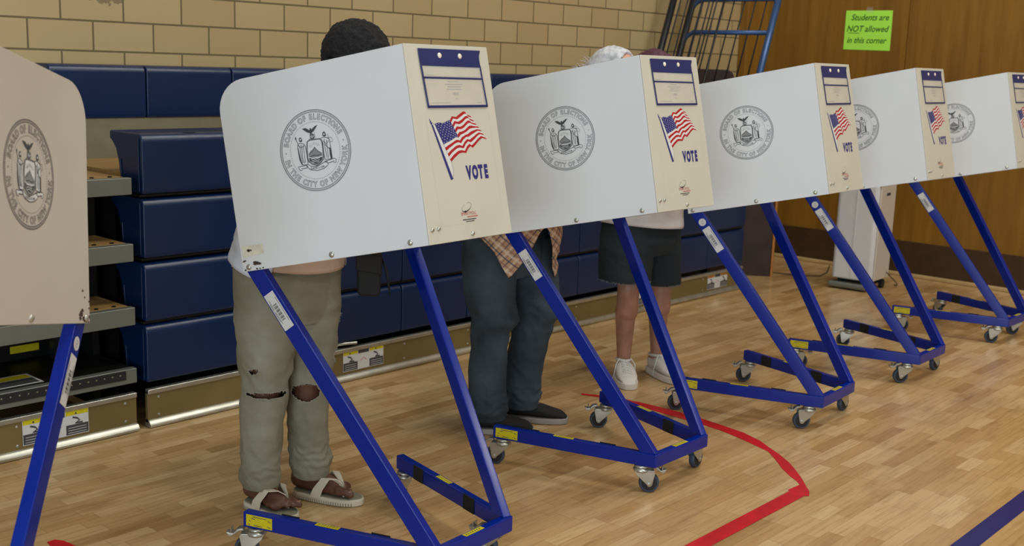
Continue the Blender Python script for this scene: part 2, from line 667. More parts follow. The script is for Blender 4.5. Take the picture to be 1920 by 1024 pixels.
def warn(parent, x, z, wd, ht, Y, top=None, m3=True):
    fr = Fr((x, Y, z), (1, 0, 0), (0, 0, 1))
    mb = MB()
    a = .36 * wd
    for i, (u0, u1) in enumerate(((0, a), (a, wd - a), (wd - a, wd))):
        mb.box(u0, u1, 0, ht, 0, .0006, 0, fr)
        if i != 1:
            mb.poly([(u0 + .002, ht * .80), (u1 - .002, ht * .80), (u1 - .002, ht - .002), (u0 + .002, ht - .002)], .001, fr, 1)
            mb.poly([(u0 + .002, .003), (u1 - .002, .003), (u1 - .002, ht * .42), (u0 + .002, ht * .42)], .001, fr, 2)
            cx = (u0 + u1) / 2
            mb.poly([(cx - .01, ht * .83), (cx, ht * .83), (cx - .005, ht * .93)], .0014, fr, 2)
            mb.line([(cx - .018, ht * .72), (cx, ht * .66), (cx + .01, ht * .56), (cx - .008, ht * .47), (cx + .022, ht * .46)], .007, .0014, fr, 2)
            for q in range(3):
                mb.line([(u0 + .01, ht * (.1 + .1 * q)), (u1 - .01, ht * (.1 + .1 * q))], .002, .0014, fr, 0)
        else:
            mb.poly([(u0 + .002, ht * .78), (u1 - .002, ht * .78), (u1 - .002, ht - .002), (u0 + .002, ht - .002)], .001, fr, 2)
            cx = (u0 + u1) / 2
            mb.line([(cx - .02, ht * .4), (cx, ht * .55), (cx + .02, ht * .4)], .003, .001, fr, 3)
    return mb.obj('warning_sticker', [M['label'], top or M['yellow'], M['ink'], M['redfaint']], parent, raw=True)


def kick(parent, x0, x1):
    mb = MB()
    mb.box(x0, x1, .0, .02, .02, .155)
    k = mb.obj('kick_panel', M['galv'], parent, bevel=.002)
    mb = MB()
    n = int((x1 - x0) / .45)
    for i in range(n + 1):
        x = x0 + .05 + i * (x1 - x0 - .1) / n
        for z in (.05, .125):
            mb.lathe([(.006, 0), (.006, .002), (.003, .004)], Fr((x, 0, z), (1, 0, 0), (0, 0, 1)), n=10)
    mb.obj('screw', M['zinc'], k, smooth='auto')['kind'] = 'stuff'
    MB().box(x0, x1, -.008, .022, .143, .164).obj('top_rail', M['zinc'], parent, bevel=.004)
    mb = MB()
    fr = Fr((x0, 0, 0), (0, 1, 0), (0, 0, 1))
    mb.prism([(-.016, .004), (-.020, .014), (-.012, .028), (.004, .036), (.02, .036), (.02, .004)], 0, x1 - x0, fr)
    mb.obj('bottom_rail', M['zinc'], parent, smooth='auto')


Y0 = 4.08
bl = thing('bleacher', 'closed bleacher bank with five rows of navy plastic seats behind the booths', 'bleacher', (NX0, Y0, 0))
LX = 10 * NW
sm = seat_mesh(NW)
# rows 2..5 from the top share one front plane, the top row stands far back
rowz = [.192, .448, .709, .968]
proto = None
for r, z in enumerate(rowz + [1.222]):
    for k in range(10):
        y = 0 if r < 4 else .75
        if proto is None:
            proto = sm.obj('seat', M['seat'], bl, bevel=.008, seg=3)
            proto.location = (k * NW, y, z)
            dm = MB()
            dm.ball((0, 0, 0), (.032, .013, .004), nu=20, nv=6)
            dimple = dm.obj('finger_slot', M['railblack'], proto, loc=(NW / 2, .03, .2385), smooth=True)
        else:
            o = proto.copy()
            COL.objects.link(o)
            o.parent = bl
            o.location = (k * NW, y, z)
            if r == 3:
                d2 = dimple.copy()
                COL.objects.link(d2)
                d2.parent = o
for r in range(4):
    MB().prism([(.020, .01), (.020, .222), (.028, .222), (.028, .01)], -.005, .0, Fr((.003, 0, rowz[r]), (0, 1, 0), (0, 0, 1))).obj('end_rib', M['seat'], bl, bevel=.002)
    MB().prism([(.150, .01), (.160, .13), (.168, .13), (.158, .01)], -.005, .0, Fr((.003, 0, rowz[r]), (0, 1, 0), (0, 0, 1))).obj('end_rib', M['seat'], bl, bevel=.002)
for r, z in enumerate(rowz):
    # deck of each row and its support frame
    if r:
        mb = MB()
        mb.box(.0, LX, .02, .86, z - .0125, z - .003)
        mb.obj('deck', M['darkmetal'], bl)
zc = 1.045
MB().box(.02, LX, .76, .775, 1.04, 1.222).obj('riser', M['riser'], bl)
MB().box(.02, LX, .03, .78, 1.02, 1.04).obj('deck', M['deck'], bl)
for q in ((.004, .03, .27, .86, .03, 1.02), (LX - .03, LX - .004, .27, .86, .03, 1.02), (.03, LX - .03, .30, .33, .05, 1.0)):
    MB().box(*q).obj('support_frame', M['darkmetal'], bl)
kick(bl, 0, LX)
warn(bl, 3.384 - NX0, .048, .255, .1, -.0015)
warn(bl, 5.70 - NX0, .048, .14, .1, -.0015)
s3 = warn(bl, 6.589 - NX0, .045, .252, .1, -.0015, M['tableedge'])
MB().tube([(.0, 0, 0), (.10, -.03, .0)], .007).obj('latch_rod', M['zinc'], bl, loc=(3.36 - NX0, .02, .185), smooth='auto')

b2 = thing('bleacher', 'bleacher bank without seats at far left, aluminium step edges and plywood treads', 'bleacher', (2.305, Y0, 0))
XL = -3.2
for i, (z0, z1) in enumerate(((.972, 1.039), (.705, .776), (.446, .519), (.207, .268))):
    MB().box(XL, 0, -.01, .025, z0, z1).obj('step_nose', M['alu'], b2, bevel=.003)
    if i < 3:
        d = MB().box(XL, -.01, .02, .86, z1 - .014, z1 - .001).obj('tread', M['deck'], b2)
        mb = MB()
        for k in range(24):
            mb.lathe([(.009, 0), (.009, .003), (.004, .005)], Fr((-.06 - .075 * k, .05, z1 - .001), (1, 0, 0), (0, 1, 0)), n=8)
        mb.obj('bolt', M['darkmetal'], d, smooth='auto')['kind'] = 'stuff'
    else:
        d = MB().box(XL, -.01, .02, .86, z1 - .014, z1 - .001).obj('tread', M['darkmetal'], b2)
        mb = MB().box(XL, -.05, -.014, -.009, z0 + .02, z1 - .004)
        ins = mb.obj('slotted_strip', M['rubber'], b2, bevel=.001)
        mb = MB()
        for k in range(40):
            mb.disc((-.075 - .034 * k, z0 + .042), .0035, 0, Fr((0, -.0145, 0), (1, 0, 0), (0, 0, 1)), n=8)
        mb.obj('hole', M['zinc'], ins, raw=True)['kind'] = 'stuff'
        fr = Fr((0, 0, z1), (1, 0, 0), (0, 1, 0))
        mb = MB().box(-.62, -.36, .045, .19, 0, .0008, 0, fr)
        mb.poly([(-.61, .13), (-.37, .13), (-.37, .18), (-.61, .18)], .001, fr, 1)
        mb.poly([(-.61, .055), (-.37, .055), (-.37, .125), (-.61, .125)], .001, fr, 2)
        mb.obj('warning_sticker', [M['label'], M['yellow'], M['ink']], b2, raw=True)
for z0, z1, mt in ((1.04, 1.222, 'riser'), (.78, 1.02, 'darkmetal'), (.52, .76, 'darkmetal'), (.27, .50, 'darkmetal')):  # lower risers black: the shade between the tiers is put into their colour
    MB().box(XL, -.01, .76 if mt == 'riser' else .40, .775 if mt == 'riser' else .415, z0, z1).obj('riser', M[mt], b2)
for x in (-.035, -.9, -1.8):
    MB().box(x, x + .03, .28, .86, .05, .96).obj('support_frame', M['darkmetal'], b2)
MB().box(-.19, -.15, .30, .34, .27, .45).obj('support_post', M['railblack'], b2)
fr = Fr((-.33, .395, .30), (1, 0, 0), (0, 0, 1))
MB().box(0, .12, 0, .03, 0, .001, 0, fr).obj('warning_sticker', M['yellow'], b2)
kick(b2, XL, 0)
warn(b2, 1.832 - 2.305, .045, .264, .1, -.0015)

# guard rails stowed at the right end of the bleachers -------------------
def guard(loc, y0, y1, label, picks, mt, mt2, knee, rungs, H):
    g = thing('guard_rail', label, 'guard rail', loc, 0, 'stowed guard rails')
    P = lambda y, z: (.36 * max(0, z - knee), y, z)
    for y, mm, r in ((y0, mt2, .025), (y1, mt, .025 if knee > .5 else .007)):
        MB().tube([P(y, 0), P(y, max(.02, knee)), P(y, max(.02, knee) + .05), P(y, H)], r, n=12).obj('stile', mm, g, smooth=True)
    for z in rungs:
        MB().tube([P(y0, z - .085), P(y0 - .022, z - .035), P(y0 - .07, z), P(y1, z)], .017, n=12).obj('rung', mt, g, smooth=True)
    for k in range(picks):
        y = y0 + (y1 - y0) * (k + 1) / (picks + 1)
        MB().tube([P(y, knee + .03), P(y, H - .05)], .0055, n=8).obj('picket', M['railblack'], g, smooth=True)
    return g


guard((7.066, 0, 0), 4.84, 4.13, 'guard rail with blue-grey reflections coloured onto its rungs, leaning at the bleacher end, nearer of two', 7, M['rail_bluesheen'], M['railblack'], 1.22, (1.28, 1.80, 2.04, 2.3), 2.42)
guard((6.70, 0, 1.0412), 4.80, 4.37, 'all-black guard rail stowed on the bleacher end, behind the blue-grey one', 6, M['railblack'], M['railblack'], .03, (.15, 1.28), 1.40)

# folded tables ----------------------------------------------------------
def table(name, label, br, bl_, h, mt, lean=0.):
    a, b = Vector((*br, 0)), Vector((*bl_, 0))
    wdt = (b - a).length
    t = thing(name, label, 'table', (a.x, a.y, 0))
    fr = Fr((0, 0, 0), (b - a), (0, 0, 1))
    r = .07
    pts = [(0, 0), (0, h - r)] + [(r - r * math.cos(i * PI / 12), h - r + r * math.sin(i * PI / 12)) for i in range(1, 7)]
    pts += [(wdt - r + r * math.sin(i * PI / 12), h - r + r * math.cos(i * PI / 12)) for i in range(0, 7)] + [(wdt, 0)]
    MB().prism(pts, -.03, 0, fr).obj('tabletop', mt, t, bevel=.004)
    e = MB()
    e.box(-.022, -.001, 0, h - r, -.032, .002, 0, fr)
    e.obj('edge_band', M['tableedge'], t, bevel=.006)
    return t, fr


t1, fr = table('folding_table', 'dark brown folding table stood on end just past the bleachers, metal leg showing', (7.655, 4.20), (7.25, 4.74), 1.25, M['tablebrown'])
MB().tube([fr.p(.10, .2, .02), fr.p(.10, .62, .02)], .012).obj('folded_leg', M['alu'], t1, smooth=True)
MB().tube([fr.p(.02, .2, .02), fr.p(.6, .2, .02)], .008).obj('cross_brace', M['alu'], t1, smooth=True)
MB().box(.0, .6, .0, .05, .001, .006, 0, fr).obj('foot_strip', M['rubber'], t1)
t2, fr = table('folding_table', 'rounded dark brown tabletop stood upright behind the stowed guard rails', (7.60, 4.60), (7.235, 4.86), 1.535, M['tablebrown'])

# green paper ------------------------------------------------------------
fr = Fr((WX - .0015, 4.195, 1.725), (0.02, -1, -.0), (0, 0, 1))
ps = tag(bpy.data.objects.new('paper_sign', None), 'neon green handwritten paper sign taped on the wood wall', 'sign')
COL.objects.link(ps)
ps.location = (WX, 4.0, 1.72)
mi = Matrix.Translation(-Vector(ps.location))
def relobj(mb, name, m, par, **k):
    o = mb.obj(name, m, par, **k)
    o.data.transform(Matrix.Translation(-Vector(par.location)))
    return o
GF = Fr((WX - .003, 4.195, 1.725), (0, -1, 0), (0, 0, 1))
relobj(MB().prism([(0, 0), (.385, -.005), (.382, .30), (.0, .30)], -.0008, 0, GF), 'paper', M['green'], ps, raw=True)
mb = MB()
for i, (txt, u, s) in enumerate((('Students are', .20, .066), ('NOT allowed', .185, .066), ('in this corner', .185, .064))):
    put_text(mb, GF, txt, u, .225 - .087 * i, s, .0006, xs=.92, shear=.28, bold=.0008)
mb.line([(.03, .128), (.125, .126)], .004, .0006, GF)
relobj(mb, 'handwriting', M['marker'], ps, raw=True)
relobj(MB().poly([(.17, .28), (.22, .28), (.22, .325), (.17, .325)], .001, GF), 'clear_tape', M['clear'], ps, raw=True)

# air purifier -----------------------------------------------------------
pu = thing('air_purifier', 'tall white air purifier on casters standing against the wood wall', 'air purifier', (7.655, 3.537, 0), 0)
pfr = Fr((0, 0, 0), (.067, -.998, 0), (.998, .067, 0))   # x: along the broad front (left to right in view), y: depth
PW, PD = .30, .30
mb = MB()
prof = [(-PW / 2, .0), (-PW / 2 + .02, -.02), (PW / 2 - .03, -.02), (PW / 2, .0), (PW / 2, PD), (-PW / 2, PD)]
mb.prism(prof, .075, .765, pfr)
mb.obj('housing', M['purifier'], pu, bevel=.012)
MB().box(PW / 2, PW / 2 + .012, .01, PD - .005, .08, .775, 0, pfr).obj('side_panel', M['purifside'], pu, bevel=.005)
mb = MB()
ring = []
for k in range(9):
    t = k / 8
    ring.append((-.0 + PD * t, .765 + .032 * math.sin(PI * t)))
cf = Fr((0, 0, 0), pfr.y, (0, 0, 1))
mb.prism([(0, .76)] + ring + [(PD, .76)], -PW / 2, PW / 2 + .012, Fr((0, 0, 0), pfr.y, (0, 0, 1)))
mb.obj('lid', M['purifier'], pu, bevel=.004)
MB().box(-.004, .004, -.024, -.016, .1, .755, 0, pfr).obj('front_seam', M['label'], pu)
MB().box(-PW / 2 - .01, PW / 2 - .02, -.05, .06, .012, .05, 0, pfr).obj('base_plate', M['alu'], pu, bevel=.012)
MB().box(-PW / 2 + .03, PW / 2 - .03, .04, PD - .03, .04, .078, 0, pfr).obj('chassis', M['darkmetal'], pu)
MB().box(PW / 2 + .0121, PW / 2 + .014, .11, .18, .69, .71, 0, pfr).obj('display', M['ink'], pu)
for yy in (.06, PD - .05):
    for xx in (PW / 2 - .02, -PW / 2 + .05):
        wf = Fr(pfr.p(xx - .012, yy, .033), pfr.y, (0, 0, 1))
        o = MB().lathe([(.02, 0), (.033, .002), (.033, .026), (.02, .028)], wf, n=20).obj('caster_wheel', M['rubber'], pu, smooth='auto')
pts = []
for k in range(13):
    t = k / 12
    pts.append(pfr.p(PW / 2 + .02 + .05 * math.sin(PI * t), .22 + .2 * t, .12 * (1 - t) ** 2 + .006))
MB().tube(pts, .004, n=6).obj('power_cord', M['cable'], pu, smooth=True)
pts = [(7.72, 4.35, .005), (7.80, 4.2, .005), (7.84, 4.05, .005), (7.95, 3.93, .005), (8.15, 3.97, .005), (8.45, 4.1, .005)]
tag(recenter(MB().tube(pts, .004, n=6).obj('floor_cable', M['cable'], smooth=True)), 'thin dark cable lying on the floor between the brown table and the air purifier', 'cable')

# ------------------------------------------------------------------ voting booths
A_, C_, E_, F_ = Vector((-.2185, -.1787, 1.5751)), Vector((-.1023, -.1825, 1.0348)), Vector((-.6672, -.3625, .904)), Vector((-.7879, -.3601, 1.4426))
UX = Vector((.9304258, .29647131, .21543582)).normalized()
UY = Vector((-.22612967, .00182755, .97409549)).normalized()
mir = lambda v: Vector((v.x, -v.y, v.z))
SN = Fr(E_, UX, UY)                       # near side panel, seen from outside; normal points out
SF = Fr(mir(C_), -mir(UX), mir(UY))       # far side panel, seen from outside
PL = .6071                                # bottom length of a side panel
FFR = Fr(Vector((A_.x, 0, A_.z)), (0, 1, 0), Vector((-.21025811, 0, .97764591)))   # front panel, v runs up from the top edge
SEAL = dict(
    wingL=[(-.28, .582), (-.177, .581), (-.092, .527), (-.056, .475), (-.063, .434), (-.143, .466), (-.215, .52)],
    wingR=[(.171, .606), (.092, .585), (.018, .544), (-.037, .49), (-.037, .43), (.031, .465), (.094, .519)],
    ebody=[(-.067, .546), (-.04, .565), (-.01, .525), (-.027, .423), (-.009, .393), (-.086, .406), (-.069, .43)],
    base=[(-.125, .296), (.062, .288), (.066, .25), (-.14, .256)],
    shield=[(-.183, .24), (-.111, .27), (.037, .267), (.182, .255), (.225, .196), (.228, .058), (.214, -.127), (.187, -.25), (.108, -.318), (-.008, -.37), (-.134, -.316), (-.22, -.243), (-.238, -.147), (-.216, .082)],
    mount=[(-.196, -.061), (-.12, .016), (-.064, .034), (.002, .099), (.047, .021), (.116, -.045), (.186, -.103), (.182, -.156), (.067, -.173), (-.094, -.17), (-.2, -.13)],
    sea=[(-.199, -.154), (-.072, -.202), (.063, -.195), (.177, -.185), (.161, -.245), (.084, -.303), (-.003, -.343), (-.116, -.295), (-.199, -.229)],
    robeL=[(-.45, .232), (-.373, .236), (-.285, .198), (-.256, .135), (-.249, -.052), (-.253, -.262), (-.267, -.311), (-.414, -.3), (-.47, -.158), (-.47, .03), (-.476, .147)],
    shL=[(-.477, .171), (-.453, .097), (-.445, -.045), (-.421, -.212), (-.394, -.305), (-.439, -.284), (-.478, -.168), (-.483, -.016)],
    headL=[(-.407, .358), (-.361, .38), (-.327, .345), (-.321, .274), (-.369, .261), (-.408, .288)],
    robeR=[(.204, .258), (.281, .284), (.381, .252), (.44, .208), (.442, .115), (.445, -.024), (.446, -.263), (.396, -.275), (.243, -.263), (.235, -.129), (.241, .055), (.233, .195)],
    shR=[(.404, .029), (.445, -.024), (.451, -.264), (.401, -.276), (.39, -.154)],
    shR2=[(.236, .218), (.257, .145), (.235, -.129), (.249, -.264), (.228, -.244), (.216, -.08), (.228, .104)],
    headR=[(.281, .395), (.331, .42), (.363, .359), (.366, .298), (.308, .29), (.261, .325)],
    ribC=[(-.309, -.346), (-.198, -.453), (-.017, -.497), (.175, -.473), (.307, -.401), (.284, -.305), (.143, -.347), (-.027, -.402), (-.182, -.366), (-.265, -.302)],
    ribL=[(-.551, -.332), (-.305, -.324), (-.262, -.354), (-.3, -.39), (-.452, -.39), (-.444, -.438), (-.504, -.421), (-.523, -.373)],
    ribR=[(.216, -.312), (.503, -.271), (.545, -.305), (.524, -.379), (.47, -.38), (.486, -.336), (.314, -.362)])


def seal(fr, cu, cv):
    """black line seal: rope ring, two arcs of outlined capitals, dotted ring and the state arms. 0 ink, 1 grey, 2 white"""
    R = .1146
    mb = MB()
    W0 = .0008
    S = lambda pts: [(cu + x * R, cv + y * R) for x, y in pts]
    for r0, r1 in ((.988, 1.0), (.935, .945)):
        mb.ring((cu, cv), r0 * R, r1 * R, W0, fr, 0, 96)
    for k in range(150):
        a = 2 * PI * k / 150
        b = a + .03
        mb.line([(cu + .945 * R * math.cos(a), cv + .945 * R * math.sin(a)), (cu + .99 * R * math.cos(b), cv + .99 * R * math.sin(b))], .0009, W0, fr, 0)
    for k in range(92):
        a = 2 * PI * k / 92
        mb.disc((cu + .70 * R * math.cos(a), cv + .70 * R * math.sin(a)), .0011, W0, fr, 0, 6)
    for a in (math.radians(177), math.radians(9)):
        mb.ring((cu + .83 * R * math.cos(a), cv + .83 * R * math.sin(a)), .0014, .0022, W0, fr, 0, 10)

    def arc(txt, a0, a1, top):
        wd = dict(I=.45, W=1.35, M=1.25, N=1.1, O=1.1, C=1.05, D=1.05, R=1.0, E=.9, F=.85, T=.9, L=.85, Y=.95, K=1.0, H=1.08, B=1.0, A=1.02, S=.95)
        ws = [wd.get(c, .55) for c in txt]
        tot = sum(ws)
        acc = 0
        for c, w_ in zip(txt, ws):
            t = (acc + w_ / 2) / tot
            acc += w_
            if c == ' ':
                continue
            a = a0 + (a1 - a0) * t
            sz = .0218
            if top:
                r, rot = .762 * R, a - PI / 2
            else:
                r, rot = .895 * R, a + PI / 2
            put_text(mb, fr, c, cu + r * math.cos(a), cv + r * math.sin(a), sz, W0, 0, xs=.88, rot=rot, outline=.00050, zs=.2, bold=.0005)
    arc('BOARD OF ELECTIONS', math.radians(167), math.radians(20), True)
    arc('IN THE CITY OF NEW YORK', math.radians(188), math.radians(360), False)
    for k in ('robeL', 'robeR', 'ribC', 'ribL', 'ribR', 'shield'):
        mb.poly(S(SEAL[k]), W0 * .8, fr, 2)
        mb.line(S(SEAL[k]), .0018 if k != 'shield' else .0042, W0 + .0001, fr, 0 if k != 'shield' else 1, closed=True)
    mb.line(S(SEAL['shield']), .0016, W0 + .0003, fr, 0, closed=True)
    for k in ('wingL', 'wingR', 'ebody', 'shL', 'shR', 'shR2', 'headL', 'headR', 'base'):
        mb.poly(S(SEAL[k]), W0, fr, 0)
    mb.poly(S(SEAL['mount']), W0 + .0001, fr, 1)
    mb.poly(S(SEAL['sea']), W0 + .0001, fr, 0)
    mb.line(S([(-.19, -.075), (-.09, -.02), (.0, .07), (.07, -.02), (.18, -.1)]), .0016, W0 + .0003, fr, 0)
    mb.line(S([(-.17, -.14), (-.05, -.11), (.05, -.135), (.16, -.12)]), .0022, W0 + .0003, fr, 0)
    for z_ in (-.2, -.245, -.285):
        q = .15 + z_ * .25
        mb.line(S([(-q - .05, z_), (-.04, z_ + .018), (.04, z_ - .012), (q, z_ + .01)]), .0014, W0 + .0003, fr, 2)
    for k in range(9):
        a = math.radians(20 + k * 17.5)
        mb.line(S([(.0 + .09 * math.cos(a), .07 + .07 * math.sin(a)), (.17 * math.cos(a), .07 + .14 * math.sin(a))]), .0009, W0 + .0003, fr, 1)
    mb.ring((cu - .024 * R, cv + .349 * R), .05 * R, .07 * R, W0 + .0002, fr, 0, 20)
    mb.disc((cu - .024 * R, cv + .349 * R), .055 * R, W0, fr, 1, 16)
    mb.line(S([(-.088, .36), (-.03, .33), (.04, .36)]), .0012, W0 + .0004, fr, 2)
    mb.line(S([(.055, .30), (.05, .52)]), .0009, W0, fr, 1)
    mb.line(S([(-.499, .36), (-.418, .138)]), .0016, W0, fr, 0)
    mb.disc((cu - .495 * R, cv + .37 * R), .0022, W0, fr, 0, 10, ry=.0045)
    mb.line(S([(.423, .345), (.414, .212)]), .0012, W0 + .0002, fr, 0)
    mb.line(S([(.40, .255), (.5, .244), (.529, .182), (.506, .127), (.46, .15)]), .0011, W0, fr, 0)
    for pts in ([(-.37, .2), (-.36, .05), (-.38, -.12), (-.35, -.27)], [(-.32, .17), (-.31, 0), (-.32, -.26)], [(-.41, .15), (-.41, -.08), (-.39, -.25)], [(-.45, .19), (-.36, .12), (-.28, .17)],
                [(.3, .24), (.29, .05), (.3, -.22)], [(.36, .2), (.35, .0), (.34, -.24)], [(.26, .2), (.34, .1), (.42, .18)], [(.30, .1), (.40, -.02)]):
        mb.line(S(pts), .0017, W0 + .0003, fr, 0)
    mb.disc((cu - .365 * R, cv + .325 * R), .0026, W0 + .0002, fr, 2, 10)
    mb.disc((cu + .315 * R, cv + .35 * R), .0026, W0 + .0002, fr, 2, 10)
    t = 'EXCELSIOR'
    for i, ch in enumerate(t):
        x = -.2 + .4 * (i + .5) / len(t) + .0
        y = -.455 + .25 * (x) ** 2 * 4 * .3
        put_text(mb, fr, ch, cu + x * R, cv + y * R, .0075, W0 + .0003, 0, rot=x * .5, bold=.0002)
    return mb


def side_pts(flip):
    r = .088
    P = [(0, 0), (PL, 0), (.6166, .5526)]
    cx, cy = .0044 + r, .5519 - r
    P += [(cx - r * math.sin(i * PI / 16), cy + r * math.cos(i * PI / 16)) for i in range(9)]
    return [(PL - x, y) for x, y in P][::-1] if flip else P


BOLTS = [(.5528, .0152), (.3023, .0136), (.0227, .0119)]


def dome(mb, fr, u, v, r):
    mb.lathe([(r, 0), (r, .001), (r * .92, .0025), (r * .62, .0048), (r * .25, .0056)], fr, (u, v), n=16)
    mb.lathe([(r * .36, .0045), (r * .36, .0066)], fr, (u, v), n=6)


def caster_parts(par, name='caster'):
    """pivot at the origin (bottom of the tube), floor at z=-.105, trail along +x"""
    mb = MB()
    up = Fr((0, 0, 0), (1, 0, 0), (0, 1, 0))
    mb.lathe([(.024, 0), (.027, -.003), (.027, -.008), (.023, -.010)], up, n=24)
    mb.lathe([(.021, -.008), (.029, -.013), (.031, -.019), (.027, -.026), (.018, -.028)], up, n=24)
    sd = Fr((0, 0, 0), (1, 0, 0), (0, 0, 1))
    for y in (-.0195, .0165):
        f2 = Fr((0, y, 0), (1, 0, 0), (0, 0, 1))
        mb.prism([(-.026, -.018), (.045, -.018), (.050, -.026), (.046, -.045), (.040, -.074), (.034, -.080), (.026, -.080), (.018, -.07), (-.018, -.036)], -.003, 0, f2)
    mb.box(-.024, .046, -.0195, .0195, -.022, -.017)
    mb.lathe([(.0045, -.0245), (.0075, -.0245), (.0075, -.020), (.0045, -.020)], Fr((.030, 0, -.0675), (1, 0, 0), (0, 0, 1)), n=6)
    mb.tube([(.030, -.024, -.0675), (.030, .024, -.0675)], .004)
    mb.lathe([(.0085, .0), (.0085, .004)], Fr((.030, -.0195, -.0675), (1, 0, 0), (0, 0, 1)), n=6)
    c = mb.obj(name, M['zinc'], par, bevel=.0012, seg=1)
    wf = Fr((.030, 0, -.0675), (1, 0, 0), (0, 0, 1))
    mb = MB()
    mb.lathe([(.012, -.012), (.0295, -.0115), (.0295, .0115), (.012, .012)], wf, n=28, m=1)
    mb.lathe([(.029, -.0115), (.034, -.0115), (.0372, -.007), (.0375, 0), (.0372, .007), (.034, .0115), (.029, .0115)], wf, n=36, m=0)
    mb.obj('wheel', [M['tyre'], M['rubber']], c, smooth='auto')
    mb = MB()
    mb.prism([(.036, -.008), (.052, -.012), (.064, -.022), (.078, -.030), (.086, -.026), (.092, -.014), (.083, -.016), (.070, -.018), (.056, -.004), (.040, -.001)], -.014, .014, sd)
    mb.box(.074, .078, -.014, .014, -.022, -.002)
    mb.obj('brake_pedal', M['zinc'], c, bevel=.0015, seg=1)
    return c


def make_booth():
    b = bpy.data.objects.new('voting_booth', None)
    COL.objects.link(b)
    for fr, flip in ((SN, False), (SF, True)):
        sp = MB().prism(side_pts(flip), -.005, 0, fr).obj('side_panel', M['panel'], b, bevel=.0012, seg=1)
        cu = .3002 if not flip else PL - .3002
        seal(fr, cu, .3112).obj('printed_seal', [M['ink'], M['midink'], M['panel']], sp, raw=True)
        for u, v in BOLTS:
            mb = MB()
            dome(mb, fr, PL - u if flip else u, v, .0088)
            mb.obj('bolt', M['zinc'], sp, smooth='auto')
    # front panel
    L = .5527
    fp = MB().prism([(-.1787, 0), (-.1825, -L), (.1825, -L), (.1787, 0)], -.001, .0045, FFR).obj('front_panel', M['cream'], b, bevel=.0015, seg=1)
    for u, v, r in ((-.166, .5123, .0068), (-.1396, .5118, .0062), (.0018, .5375, .0072)):
        mb = MB()
        dome(mb, Fr(FFR.p(0, 0, .0045), FFR.x, FFR.y), u, -v, r)
        mb.obj('bolt', M['zinc'], fp, smooth='auto')
    # printed poster: flag, VOTE, maker's mark. 0 blue 1 red 2 white 3 faint red 4 ink 5 line
    PF = Fr(FFR.p(0, 0, .0048), FFR.x, FFR.y)
    mb = MB()
    top = [(-.0961, .2216), (-.0806, .2176), (-.0604, .22), (-.0431, .2144), (-.0306, .2123), (-.0205, .2013), (-.0028, .204), (.0143, .1954), (.0312, .1884), (.0403, .1894), (.0461, .1975), (.0616, .2018)]
    bot = [(-.0503, .3314), (-.0328, .3194), (-.0089, .3073), (.0069, .3055), (.0207, .3077), (.0318, .296), (.0435, .2883), (.053, .294), (.0711, .2832), (.0859, .2735), (.1015, .2666), (.1212, .2713)]

    def smp(L_, s):
        x = s * (len(L_) - 1)
        i = min(int(x), len(L_) - 2)
        f = x - i
        return L_[i][0] * (1 - f) + L_[i + 1][0] * f, L_[i][1] * (1 - f) + L_[i + 1][1] * f

    def Sf(s, t):
        a, c = smp(top, s), smp(bot, s)
        wv = .0022 * math.sin(s * 17 + t * 5) * math.sin(PI * t)
        k = .004 * math.sin(t * 40) * max(0, s - .9) * 10 * .5
        return a[0] * (1 - t) + c[0] * t + k, -(a[1] * (1 - t) + c[1] * t) + wv
    N = 33
    for j in range(13):
        m_ = 1 if j % 2 == 0 else 2
        for i in range(N):
            s0, s1 = i / N, (i + 1) / N
            if j < 7 and s1 <= .37:
                continue
            mb.poly([Sf(s0, j / 13), Sf(s0, (j + 1) / 13), Sf(s1, (j + 1) / 13), Sf(s1, j / 13)], 0, PF, m_)
    nc = 12
    for i in range(nc):
        for j in range(6):
            s0, s1 = i / nc * .364, (i + 1) / nc * .364
            t0, t1 = j / 6 * 7 / 13, (j + 1) / 6 * 7 / 13
            mb.poly([Sf(s0, t0), Sf(s0, t1), Sf(s1, t1), Sf(s1, t0)], 0, PF, 0)
    for r in range(9):
        for c in range(6 if r % 2 == 0 else 5):
            s, t = (.5 + c + (.5 if r % 2 else 0)) / 6 * .36, (r + .5) / 9 * 7 / 13
            p = Sf(s, t)
            mb.disc(p, .0015, .0003, PF, 2, 5)
    mb.poly([(x, -y) for x, y in [(-.1171, .2052), (-.1067, .2195), (-.1085, .2235), (-.1047, .2245), (-.0504, .3783), (-.0605, .3805), (-.1110, .2240), (-.1127, .2232), (-.1150, .2180)]], .0002, PF, 0)
    mb.poly([(x, -y) for x, y in [(-.1035, .2235), (-.0972, .2240), (-.0476, .3327), (-.0452, .352), (-.0500, .374)]], .0001, PF, 2)
    mb.line([(x, -y) for x, y in [(-.1047, .2195), (-.0968, .2230), (-.0476, .3327), (-.0455, .3567), (-.0504, .3783)]], .0008, .0003, PF, 4)
    # VOTE in tall condensed bold capitals
    for i, ch in enumerate('VOTE'):
        put_text(mb, PF, ch, .0215 + i * .0262 + (0, .001, .0, -.002)[i], -.3812, .0510, .0003, 0, xs=.60, bold=.0033)
    # maker's mark: swoosh ring, red name, two fine lines
    for k in range(28):
        a0, a1 = math.radians(100 + k * 12), math.radians(112 + k * 12)
        wd = .0006 + .0028 * (max(0, math.sin(math.radians(100 + k * 12) + PI + .5)) ** 1.5)
        q = [(-.0095 + .0225 * math.cos(a) * math.cos(.35) - .0105 * math.sin(a) * math.sin(.35), -.461 + .0225 * math.cos(a) * math.sin(.35) + .0105 * math.sin(a) * math.cos(.35)) for a in (a0, a1)]
        mb.line(q, wd, .0003, PF, 4)
    mb.disc((-.0175, -.4735), .0036, .0003, PF, 4, 8)
    put_text(mb, PF, 'SMARTPOLL', -.004, -.4835, .0135, .0003, 3, xs=.95)
